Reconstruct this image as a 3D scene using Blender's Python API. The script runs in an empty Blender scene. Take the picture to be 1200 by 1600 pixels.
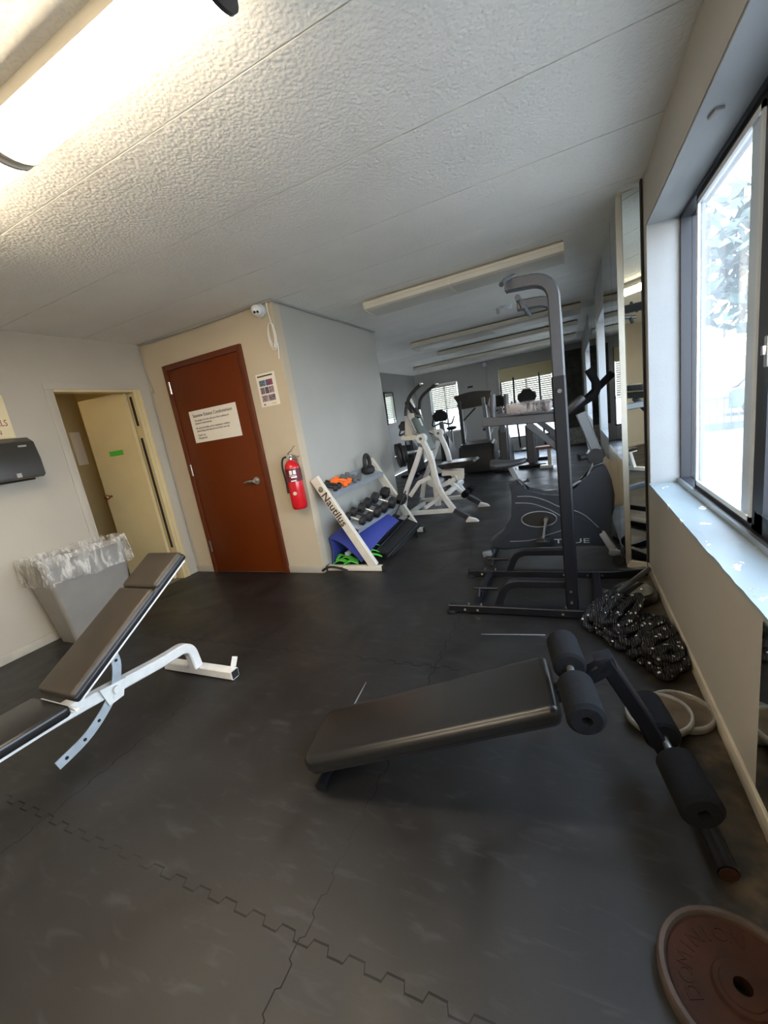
import bpy, bmesh, math, random
from mathutils import Vector as V, Matrix, Euler
random.seed(7)
sc = bpy.context.scene
C = sc.collection
PI = math.pi
# ------------------------------------------------------------------ camera, world, light, exposure
CAMH = 1.28
MR = ((0.90411578, 0.39827566, -0.15476162), (-0.05188185, -0.25719036, -0.96496704), (-0.42412608, 0.88047125, -0.21186658))
FPX = 639.78
cd = bpy.data.cameras.new('camera'); cam = bpy.data.objects.new('camera', cd); C.objects.link(cam)
cd.sensor_fit = 'HORIZONTAL'; cd.sensor_width = 36; cd.lens = 36*FPX/1200; cd.clip_start = .02; cd.clip_end = 300
m3 = Matrix((MR[0], (-V(MR[1])), (-V(MR[2])))).transposed()
cam.matrix_world = Matrix.Translation((0, 0, CAMH)) @ m3.to_4x4()
sc.camera = cam
sc.view_settings.view_transform = 'Standard'; sc.view_settings.look = 'None'; sc.view_settings.gamma = 1
sc.view_settings.use_curve_mapping = False
sc.view_settings.exposure = 1.38
w = bpy.data.worlds.new('sky'); sc.world = w; w.use_nodes = True
wn = w.node_tree; wn.nodes.clear()
wo = wn.nodes.new('ShaderNodeOutputWorld'); wb = wn.nodes.new('ShaderNodeBackground')
wc = wn.nodes.new('ShaderNodeTexCoord'); ws = wn.nodes.new('ShaderNodeSeparateXYZ'); wr = wn.nodes.new('ShaderNodeValToRGB')
wn.links.new(wc.outputs['Generated'], ws.inputs[0]); wn.links.new(ws.outputs['Z'], wr.inputs[0])
wr.color_ramp.elements[0].position = 0.0; wr.color_ramp.elements[0].color = (.86, .93, 1, 1)
wr.color_ramp.elements[1].position = .6; wr.color_ramp.elements[1].color = (.58, .76, 1, 1)
wn.links.new(wr.outputs[0], wb.inputs['Color']); wb.inputs['Strength'].default_value = 5.0
wn.links.new(wb.outputs[0], wo.inputs[0])
sl = bpy.data.lights.new('sun', 'SUN'); sl.energy = 5.0; sl.angle = .01; sl.color = (1, .95, .86)
so = bpy.data.objects.new('sun', sl); C.objects.link(so); so.rotation_euler = V((.34, .25, -.9)).to_track_quat('-Z', 'Y').to_euler()
LAMP = 13.0           # strength of the lit fluorescent lens

# ------------------------------------------------------------------ helpers
def ray(x, y):
    c = V(((x-600)/FPX, (y-800)/FPX, 1)); M = Matrix(MR).transposed()
    return M @ c
def pt(x, y, ax, val):            # the point of the room seen at x, y that lies on the plane axis = val
    r = ray(x, y); v = val-CAMH if ax == 2 else val
    p = r*(v/r[ax]); return V((p.x, p.y, p.z+CAMH))
def PX(x, y, v): return pt(x, y, 0, v)
def PY(x, y, v): return pt(x, y, 1, v)
def PZ(x, y, v): return pt(x, y, 2, v)

class B:
    def __init__(s): s.bm = bmesh.new()
    def box(s, c, d, rot=None, bev=0, seg=2):
        r = bmesh.ops.create_cube(s.bm, size=1); vs = r['verts']
        M = Matrix.Translation(V(c)) @ (rot.to_4x4() if rot else Matrix()) @ Matrix.Diagonal((d[0], d[1], d[2], 1))
        bmesh.ops.transform(s.bm, matrix=M, verts=vs)
        if bev:
            es = list({e for v in vs for e in v.link_edges})
            bmesh.ops.bevel(s.bm, geom=es, offset=bev, segments=seg, affect='EDGES', profile=.5)
        return s
    def bb(s, a, b, bev=0, seg=2):
        a = V(a); b = V(b)
        return s.box((a+b)/2, (abs(b.x-a.x), abs(b.y-a.y), abs(b.z-a.z)), None, bev, seg)
    def ring(s, c, ax, up, prof):
        ax = ax.normalized(); x = up - ax*up.dot(ax)
        if x.length < 1e-5: x = ax.orthogonal()
        x.normalize(); y = ax.cross(x)
        return [s.bm.verts.new(c + x*p[0] + y*p[1]) for p in prof]
    def loft(s, rings, closed=False, caps=True):
        n = len(rings[0])
        pairs = list(zip(rings, rings[1:]))
        if closed: pairs.append((rings[-1], rings[0]))
        for a, b in pairs:
            for i in range(n):
                j = (i+1) % n
                try: s.bm.faces.new((a[i], a[j], b[j], b[i]))
                except ValueError: pass
        if caps and not closed:
            s.bm.faces.new(list(reversed(rings[0]))); s.bm.faces.new(rings[-1])
        return s
    def tube(s, pts, r, seg=12, closed=False, up=(0, 0, 1), sq=None, caps=True):
        pts = [V(p) for p in pts]; n = len(pts); rings = []; up = V(up)
        if sq:
            a, b = sq[0]/2, sq[1]/2; k = min(a, b)*.22
            prof = [(a-k, -b), (a, -b+k), (a, b-k), (a-k, b), (-a+k, b), (-a, b-k), (-a, -b+k), (-a+k, -b)]
        for i, p in enumerate(pts):
            if closed: t0 = (p-pts[i-1]).normalized(); t1 = (pts[(i+1) % n]-p).normalized()
            else:
                t0 = (p-pts[i-1]).normalized() if i else (pts[1]-p).normalized()
                t1 = (pts[i+1]-p).normalized() if i < n-1 else t0
            t = (t0+t1)
            t = t.normalized() if t.length > 1e-6 else t1
            rr = r[i] if isinstance(r, (list, tuple)) else r
            if not sq: pr = [(rr*math.cos(2*PI*k/seg), rr*math.sin(2*PI*k/seg)) for k in range(seg)]
            else:
                cs = max(.5, t.dot(t1)); pr = [(q[0], q[1]/1) for q in prof]
            u = up if abs(t.dot(up)) < .98 else V((0, 1, 0)) if abs(up.y) < .9 else V((1, 0, 0))
            if i == 0 or sq: cu = u
            rings.append(s.ring(p, t, cu, pr))
            if not sq:
                cu = (rings[-1][0].co - p)
        s.loft(rings, closed, caps); return s
    def cyl(s, a, b, r, seg=20, r2=None):
        a = V(a); b = V(b); r2 = r if r2 is None else r2
        s.loft([s.ring(a, b-a, V((0, 0, 1)) if abs((b-a).normalized().z) < .9 else V((1, 0, 0)), [(r*math.cos(2*PI*k/seg), r*math.sin(2*PI*k/seg)) for k in range(seg)]),
                s.ring(b, b-a, V((0, 0, 1)) if abs((b-a).normalized().z) < .9 else V((1, 0, 0)), [(r2*math.cos(2*PI*k/seg), r2*math.sin(2*PI*k/seg)) for k in range(seg)])])
        return s
    def lathe(s, prof, o, ax=(0, 0, 1), seg=32):
        o = V(o); ax = V(ax).normalized(); u = V((1, 0, 0)) if abs(ax.x) < .9 else V((0, 1, 0))
        s.loft([s.ring(o+ax*h, ax, u, [(r*math.cos(2*PI*k/seg), r*math.sin(2*PI*k/seg)) for k in range(seg)]) for r, h in prof])
        return s
    def annulus(s, prof, o, ax=(0, 0, 1), seg=48):       # closed profile swept round
        o = V(o); ax = V(ax).normalized(); x = (V((1, 0, 0)) if abs(ax.x) < .9 else V((0, 1, 0))); x = (x-ax*x.dot(ax)).normalized(); y = ax.cross(x)
        rings = []
        for k in range(seg):
            d = x*math.cos(2*PI*k/seg)+y*math.sin(2*PI*k/seg)
            rings.append([s.bm.verts.new(o+d*r+ax*h) for r, h in prof])
        s.loft(rings, closed=True); return s
    def sph(s, c, r, sc3=(1, 1, 1), rot=None, seg=16):
        vs = bmesh.ops.create_uvsphere(s.bm, u_segments=seg, v_segments=max(6, seg//2), radius=r)['verts']
        bmesh.ops.transform(s.bm, matrix=Matrix.Translation(V(c)) @ (rot.to_4x4() if rot else Matrix()) @ Matrix.Diagonal((*sc3, 1)), verts=vs); return s
    def prism(s, poly, vec, bev=0, seg=2):
        vec = V(vec); a = [s.bm.verts.new(V(p)) for p in poly]; b = [s.bm.verts.new(V(p)+vec) for p in poly]
        n = len(poly); fs = [s.bm.faces.new(list(reversed(a))), s.bm.faces.new(b)]
        for i in range(n): fs.append(s.bm.faces.new((a[i], a[(i+1) % n], b[(i+1) % n], b[i])))
        if bev:
            es = [e for e in fs[0].edges]+[e for e in fs[1].edges]
            bmesh.ops.bevel(s.bm, geom=es, offset=bev, segments=seg, affect='EDGES')
        return s
    def quad(s, ps):
        s.bm.faces.new([s.bm.verts.new(V(p)) for p in ps]); return s
    def sheet(s, grid, t=.004):      # grid[i][j] points, thickened
        nu = len(grid); nv = len(grid[0])
        P = [[V(q) for q in row] for row in grid]; top = []; bot = []
        for i in range(nu):
            rt = []; rb = []
            for j in range(nv):
                du = P[min(i+1, nu-1)][j]-P[max(i-1, 0)][j]; dv = P[i][min(j+1, nv-1)]-P[i][max(j-1, 0)]
                n = du.cross(dv); n = n.normalized() if n.length > 1e-9 else V((0, 0, 1))
                rt.append(s.bm.verts.new(P[i][j]+n*t/2)); rb.append(s.bm.verts.new(P[i][j]-n*t/2))
            top.append(rt); bot.append(rb)
        f = s.bm.faces.new
        for i in range(nu-1):
            for j in range(nv-1):
                f((top[i][j], top[i+1][j], top[i+1][j+1], top[i][j+1])); f((bot[i][j], bot[i][j+1], bot[i+1][j+1], bot[i+1][j]))
        for i in range(nu-1):
            f((top[i][0], bot[i][0], bot[i+1][0], top[i+1][0])); f((top[i][-1], top[i+1][-1], bot[i+1][-1], bot[i][-1]))
        for j in range(nv-1):
            f((top[0][j], top[0][j+1], bot[0][j+1], bot[0][j])); f((top[-1][j], bot[-1][j], bot[-1][j+1], top[-1][j+1]))
        return s
    def text(s, body, size, M, depth=.001, align='LEFT', sx=1, bold=0):
        cu = bpy.data.curves.new('t', 'FONT'); cu.body = body; cu.size = size; cu.extrude = depth; cu.align_x = align; cu.offset = bold; cu.resolution_u = 3
        o = bpy.data.objects.new('t', cu); C.objects.link(o)
        me = bpy.data.meshes.new_from_object(o.evaluated_get(bpy.context.evaluated_depsgraph_get()))
        bpy.data.objects.remove(o); me.transform(M @ Matrix.Diagonal((sx, 1, 1, 1))); s.bm.from_mesh(me); bpy.data.meshes.remove(me); return s

ORG = {}
def tag(o, label=None, cat=None, group=None, kind=None):
    if label: o['label'] = label
    if cat: o['category'] = cat
    if group: o['group'] = group
    if kind: o['kind'] = kind
    return o
def thing(name, label, cat, loc=(0, 0, 0), group=None):
    o = bpy.data.objects.new(name, None); C.objects.link(o); o.location = loc; o.empty_display_size = .05
    ORG[o.name] = V(loc); return tag(o, label, cat, group)
def obj(name, b, mat, parent=None, loc=None, ang=35, label=None):
    bm = b.bm
    org = ORG[parent.name] if parent else V(loc if loc is not None else (0, 0, 0))
    bmesh.ops.translate(bm, vec=-org, verts=bm.verts)
    bmesh.ops.recalc_face_normals(bm, faces=bm.faces)
    for f in bm.faces: f.smooth = True
    for e in bm.edges:
        if len(e.link_faces) == 2 and e.calc_face_angle(0) > math.radians(ang): e.smooth = False
    me = bpy.data.meshes.new(name); bm.to_mesh(me); bm.free()
    o = bpy.data.objects.new(name, me); C.objects.link(o)
    for m in (mat if isinstance(mat, (list, tuple)) else [mat]): me.materials.append(m)
    if parent: o.parent = parent
    else: o.location = org
    ORG[o.name] = org
    if label: o['label'] = label
    return o
def struct(name, b, mat, loc=None, ang=35): return tag(obj(name, b, mat, None, loc, ang), kind='structure')
def single(name, b, mat, label, cat, loc=(0, 0, 0), group=None, kind=None): return tag(obj(name, b, mat, None, loc), label, cat, group, kind)
def dup(root, loc, label, rotz=None, group=None):
    r = root.copy(); C.objects.link(r); r.location = loc; r['label'] = label
    if rotz is not None: r.rotation_euler = (0, 0, rotz)
    if group: r['group'] = group
    def rec(src, dst):
        for ch in list(src.children):
            c = ch.copy(); C.objects.link(c); c.parent = dst; rec(ch, c)
    rec(root, r); return r
def fillet(pts, r, n=6):
    pts = [V(p) for p in pts]; out = [pts[0]]
    for i in range(1, len(pts)-1):
        p = pts[i]; a = pts[i-1]-p; b = pts[i+1]-p
        d = min(r, a.length*.49, b.length*.49); a = p+a.normalized()*d; b = p+b.normalized()*d
        for k in range(n+1):
            t = k/n; out.append(a*(1-t)**2+p*2*t*(1-t)+b*t*t)
    out.append(pts[-1]); return out
def crv(pts, n=8):
    pts = [V(p) for p in pts]; out = []
    for i in range(len(pts)-1):
        p0 = pts[max(i-1, 0)]; p1 = pts[i]; p2 = pts[i+1]; p3 = pts[min(i+2, len(pts)-1)]
        for k in range(n):
            t = k/n; out.append(.5*((2*p1)+(p2-p0)*t+(2*p0-5*p1+4*p2-p3)*t*t+(3*p1-p0-3*p2+p3)*t**3))
    out.append(pts[-1]); return out

# ------------------------------------------------------------------ materials
def mat(name, col, rough=.5, metal=0, noise=0, nscale=8, bump=0, bscale=200, col2=None, spec=.5, emis=None, es=0, alpha=1, coat=0, trans=0, rvar=0):
    m = bpy.data.materials.new(name); m.use_nodes = True; nt = m.node_tree; p = nt.nodes['Principled BSDF']
    p.inputs['Base Color'].default_value = (*col, 1); p.inputs['Roughness'].default_value = rough; p.inputs['Metallic'].default_value = metal
    p.inputs['Specular IOR Level'].default_value = spec; p.inputs['Coat Weight'].default_value = coat; p.inputs['Alpha'].default_value = alpha
    if trans: p.inputs['Transmission Weight'].default_value = trans
    if emis: p.inputs['Emission Color'].default_value = (*emis, 1); p.inputs['Emission Strength'].default_value = es
    tc = nt.nodes.new('ShaderNodeTexCoord')
    if noise or rvar:
        n = nt.nodes.new('ShaderNodeTexNoise'); n.inputs['Scale'].default_value = nscale; n.inputs['Detail'].default_value = 6
        nt.links.new(tc.outputs['Object'], n.inputs['Vector'])
        r = nt.nodes.new('ShaderNodeValToRGB'); c2 = col2 or tuple(c*(1-noise) for c in col)
        r.color_ramp.elements[0].position = .35; r.color_ramp.elements[1].position = .68
        r.color_ramp.elements[0].color = (*c2, 1); r.color_ramp.elements[1].color = (*col, 1)
        nt.links.new(n.outputs['Fac'], r.inputs[0])
        if noise: nt.links.new(r.outputs[0], p.inputs['Base Color'])
        if rvar:
            mr = nt.nodes.new('ShaderNodeMapRange'); mr.inputs['To Min'].default_value = max(0, rough-rvar); mr.inputs['To Max'].default_value = min(1, rough+rvar)
            nt.links.new(n.outputs['Fac'], mr.inputs['Value']); nt.links.new(mr.outputs[0], p.inputs['Roughness'])
    if bump:
        n2 = nt.nodes.new('ShaderNodeTexNoise'); n2.inputs['Scale'].default_value = bscale; n2.inputs['Detail'].default_value = 3
        nt.links.new(tc.outputs['Object'], n2.inputs['Vector'])
        bp = nt.nodes.new('ShaderNodeBump'); bp.inputs['Strength'].default_value = bump; bp.inputs['Distance'].default_value = .003
        nt.links.new(n2.outputs['Fac'], bp.inputs['Height']); nt.links.new(bp.outputs[0], p.inputs['Normal'])
    return m
M = {}
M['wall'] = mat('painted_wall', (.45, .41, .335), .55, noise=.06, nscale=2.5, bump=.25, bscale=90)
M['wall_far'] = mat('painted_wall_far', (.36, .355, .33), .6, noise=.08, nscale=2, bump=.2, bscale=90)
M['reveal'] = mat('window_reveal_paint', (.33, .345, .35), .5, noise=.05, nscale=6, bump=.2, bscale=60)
M['base'] = mat('baseboard_paint', (.50, .46, .38), .5, noise=.15, nscale=12)
M['cream'] = mat('cream_paint', (.62, .50, .27), .4, noise=.06, nscale=5)
M['creamwall'] = mat('cream_room_wall', (.50, .40, .20), .6, noise=.05, nscale=3)
M['red'] = mat('red_brown_door', (.135, .024, .003), .4, spec=.25, noise=.12, nscale=3)
M['redframe'] = mat('red_brown_frame', (.115, .023, .006), .42, noise=.1, nscale=4)
M['chrome'] = mat('satin_chrome', (.7, .7, .7), .22, 1)
M['steel'] = mat('brushed_steel', (.55, .55, .54), .38, 1)
M['paper'] = mat('white_paper', (.80, .74, .64), .7)
M['ink'] = mat('black_ink', (.02, .018, .018), .7)
M['redink'] = mat('maroon_ink', (.25, .03, .04), .7)
M['cardsign'] = mat('yellowed_card', (.78, .68, .42), .6, noise=.08, nscale=4)
M['blk'] = mat('black_plastic', (.018, .018, .019), .35, noise=.2, nscale=10)
M['smoke'] = mat('smoked_plastic', (.035, .032, .026), .25, noise=.2, nscale=6)
M['vinyl'] = mat('black_vinyl', (.012, .0115, .011), .27, bump=.15, bscale=350)
M['vinylworn'] = mat('worn_brown_black_vinyl', (.046, .036, .026), .42, noise=.45, nscale=5, bump=.25, bscale=250, rvar=.12)
M['vinylside'] = mat('black_vinyl_side', (.010, .010, .012), .4)
M['foam'] = mat('grey_black_foam', (.0045, .0048, .0056), .95, spec=.2, noise=.25, nscale=60, bump=.6, bscale=300)
M['pcblack'] = mat('black_powder_coat', (.005, .0055, .008), .42, spec=.35, noise=.2, nscale=20)
M['pcgrey'] = mat('graphite_powder_coat', (.042, .045, .051), .42, noise=.15, nscale=25, bump=.1, bscale=300)
M['white'] = mat('white_powder_coat', (.78, .76, .71), .33, noise=.12, nscale=14)
M['cwhite'] = mat('cream_white_powder_coat', (.72, .66, .55), .35, noise=.1, nscale=14)
M['holed'] = mat('galvanised_arc', (.50, .55, .57), .4, .3, noise=.2, nscale=20)
M['binpl'] = mat('grey_bin_plastic', (.24, .225, .205), .5, noise=.08, nscale=8)
M['extred'] = mat('extinguisher_red', (.55, .008, .015), .22, coat=.5)
M['label'] = mat('extinguisher_label', (.75, .7, .7), .5)
M['orange'] = mat('orange_vinyl', (.9, .16, .015), .4)
M['greyvinyl'] = mat('grey_vinyl_coat', (.11, .11, .11), .5)
M['blue'] = mat('blue_foam_mat', (.035, .05, .27), .55, bump=.2, bscale=150)
M['green'] = mat('green_fabric', (.10, .55, .06), .6)
M['rubber'] = mat('black_rubber', (.014, .014, .015), .6, noise=.3, nscale=30)
M['iron'] = mat('grey_painted_iron', (.14, .11, .07), .45, .2, noise=.35, nscale=14, col2=(.07, .052, .032), bump=.2, bscale=120)
M['ironrim'] = mat('pale_worn_iron_rim', (.50, .50, .49), .33, .75, noise=.3, nscale=20, bump=.1, bscale=120)
M['rust'] = mat('rusty_iron', (.036, .011, .005), .72, .1, spec=.3, noise=.5, nscale=9, bump=.5, bscale=90)
M['rustrim'] = mat('rusty_iron_rim', (.065, .046, .038), .6, .1, noise=.4, nscale=14, bump=.3, bscale=90)
M['padgreen'] = mat('grey_green_vinyl', (.10, .125, .115), .45)
M['bikegrey'] = mat('charcoal_bike_shell', (.026, .030, .037), .36, noise=.1, nscale=5)
M['bikesilver'] = mat('silver_grey_plastic', (.20, .21, .22), .35, .2)
M['darkalu'] = mat('dark_bronze_aluminium', (.022, .024, .03), .4, .3)
M['lightalu'] = mat('pale_vinyl_frame', (.62, .66, .68), .4)
M['doorgreen'] = mat('green_tape', (.06, .42, .03), .6)
M['dark'] = mat('dark_void', (.01, .008, .006), .8)
M['fixture'] = mat('fixture_cream_metal', (.62, .57, .47), .45)
M['diff_off'] = mat('unlit_diffuser', (.56, .53, .45), .4)
M['diff_on'] = mat('lit_diffuser', (.9, .88, .8), .4, emis=(1, .83, .60), es=LAMP)
M['blind'] = mat('cream_blind_slats', (.74, .70, .58), .55, trans=0)
m = bpy.data.materials.new('backlit_blind_slats'); m.use_nodes = True; nt = m.node_tree; nt.nodes.clear()
o = nt.nodes.new('ShaderNodeOutputMaterial'); d1 = nt.nodes.new('ShaderNodeBsdfDiffuse'); d2 = nt.nodes.new('ShaderNodeBsdfTranslucent'); mx = nt.nodes.new('ShaderNodeMixShader'); mx.inputs[0].default_value = .04
d1.inputs[0].default_value = (.70, .67, .56, 1); d2.inputs[0].default_value = (.62, .60, .52, 1); nt.links.new(d1.outputs[0], mx.inputs[1]); nt.links.new(d2.outputs[0], mx.inputs[2]); nt.links.new(mx.outputs[0], o.inputs[0]); M['blind'] = m
M['ext_ground'] = mat('pale_concrete', (.17, .16, .145), .9, noise=.1, nscale=.6)
M['fence'] = mat('grey_fence_paint', (.06, .08, .10), .6)
M['bark'] = mat('bark', (.10, .07, .05), .9, noise=.4, nscale=15)
M['leaf'] = mat('tree_leaves', (.035, .065, .05), .6, noise=.5, nscale=3)
M['brick'] = mat('pale_pink_render', (.55, .40, .36), .9)
M['carpaint'] = mat('blue_grey_car_paint', (.12, .17, .24), .3)

def nodes(m): return m.node_tree.nodes, m.node_tree.links, m.node_tree.nodes['Principled BSDF']
# mirror
m = bpy.data.materials.new('mirror_glass'); m.use_nodes = True; p = m.node_tree.nodes['Principled BSDF']
p.inputs['Metallic'].default_value = 1; p.inputs['Roughness'].default_value = .015; p.inputs['Base Color'].default_value = (.78, .84, .82, 1); M['mirror'] = m
# window glass: thin pane, mostly clear with a soft reflection and a film of dust
def glassmat(name, dust, tint=(1, 1, 1)):
    m = bpy.data.materials.new(name); m.use_nodes = True; nt = m.node_tree; nt.nodes.clear()
    o = nt.nodes.new('ShaderNodeOutputMaterial'); tr = nt.nodes.new('ShaderNodeBsdfTransparent'); gl = nt.nodes.new('ShaderNodeBsdfGlossy')
    gl.inputs['Roughness'].default_value = .03; tr.inputs[0].default_value = (*tint, 1)
    lw = nt.nodes.new('ShaderNodeLayerWeight'); lw.inputs[0].default_value = .5; pw = nt.nodes.new('ShaderNodeMath'); pw.operation = 'POWER'; pw.inputs[1].default_value = 5; fr = nt.nodes.new('ShaderNodeMath'); fr.operation = 'MULTIPLY_ADD'; fr.inputs[1].default_value = .8; fr.inputs[2].default_value = .03; nt.links.new(lw.outputs['Facing'], pw.inputs[0]); nt.links.new(pw.outputs[0], fr.inputs[0]); mx = nt.nodes.new('ShaderNodeMixShader')
    df = nt.nodes.new('ShaderNodeBsdfTranslucent'); df.inputs[0].default_value = (.9, .95, 1, 1); mx2 = nt.nodes.new('ShaderNodeMixShader')
    tc = nt.nodes.new('ShaderNodeTexCoord'); n = nt.nodes.new('ShaderNodeTexNoise'); n.inputs['Scale'].default_value = 3
    mr = nt.nodes.new('ShaderNodeMapRange'); mr.inputs['To Min'].default_value = dust*.6; mr.inputs['To Max'].default_value = dust*1.4
    nt.links.new(tc.outputs['Object'], n.inputs['Vector']); nt.links.new(n.outputs['Fac'], mr.inputs['Value'])
    nt.links.new(mr.outputs[0], mx2.inputs[0]); nt.links.new(tr.outputs[0], mx2.inputs[1]); nt.links.new(df.outputs[0], mx2.inputs[2])
    nt.links.new(fr.outputs[0], mx.inputs[0]); nt.links.new(mx2.outputs[0], mx.inputs[1]); nt.links.new(gl.outputs[0], mx.inputs[2])
    nt.links.new(mx.outputs[0], o.inputs[0]); return m
M['glass'] = glassmat('window_glass', .05)
# clear bin liner
m = bpy.data.materials.new('clear_plastic_film'); m.use_nodes = True; nt = m.node_tree; nt.nodes.clear()
o = nt.nodes.new('ShaderNodeOutputMaterial'); tr = nt.nodes.new('ShaderNodeBsdfTransparent'); p = nt.nodes.new('ShaderNodeBsdfPrincipled')
p.inputs['Base Color'].default_value = (.75, .73, .68, 1); p.inputs['Roughness'].default_value = .18
tc = nt.nodes.new('ShaderNodeTexCoord'); n = nt.nodes.new('ShaderNodeTexNoise'); n.inputs['Scale'].default_value = 14; n.inputs['Detail'].default_value = 3; n.inputs['Distortion'].default_value = 1.2
mp = nt.nodes.new('ShaderNodeMapping'); mp.inputs['Scale'].default_value = (1.5, 1.5, .4)
r = nt.nodes.new('ShaderNodeMapRange'); r.inputs['From Min'].default_value = .42; r.inputs['From Max'].default_value = .66; r.inputs['To Min'].default_value = .10; r.inputs['To Max'].default_value = .60
bp = nt.nodes.new('ShaderNodeBump'); bp.inputs['Strength'].default_value = 1; bp.inputs['Distance'].default_value = .02
mx = nt.nodes.new('ShaderNodeMixShader')
nt.links.new(tc.outputs['Object'], mp.inputs[0]); nt.links.new(mp.outputs[0], n.inputs['Vector']); nt.links.new(n.outputs['Fac'], r.inputs['Value']); nt.links.new(n.outputs['Fac'], bp.inputs['Height'])
nt.links.new(bp.outputs[0], p.inputs['Normal']); nt.links.new(r.outputs[0], mx.inputs[0]); nt.links.new(tr.outputs[0], mx.inputs[1]); nt.links.new(p.outputs[0], mx.inputs[2]); nt.links.new(mx.outputs[0], o.inputs[0])
M['film'] = m
m2 = m.copy(); m2.name = 'grey_shrink_film'; M['padfilm'] = m2
for n_ in m2.node_tree.nodes:
    if n_.type == 'BSDF_PRINCIPLED': n_.inputs['Base Color'].default_value = (.30, .27, .26, 1)
# ceiling: popcorn texture
m = mat('popcorn_ceiling', (.87, .85, .79), .85, noise=.05, nscale=3); nd, lk, p = nodes(m)
tc = nd.new('ShaderNodeTexCoord'); v = nd.new('ShaderNodeTexVoronoi'); v.inputs['Scale'].default_value = 75; v.feature = 'SMOOTH_F1'
n = nd.new('ShaderNodeTexNoise'); n.inputs['Scale'].default_value = 55; n.inputs['Detail'].default_value = 4
mu = nd.new('ShaderNodeMath'); mu.operation = 'SUBTRACT'; bp = nd.new('ShaderNodeBump'); bp.inputs['Strength'].default_value = .6; bp.inputs['Distance'].default_value = .006
lk.new(tc.outputs['Object'], v.inputs['Vector']); lk.new(tc.outputs['Object'], n.inputs['Vector']); lk.new(n.outputs['Fac'], mu.inputs[0]); lk.new(v.outputs['Distance'], mu.inputs[1])
lk.new(mu.outputs[0], bp.inputs['Height']); lk.new(bp.outputs[0], p.inputs['Normal']); M['ceil'] = m

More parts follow.
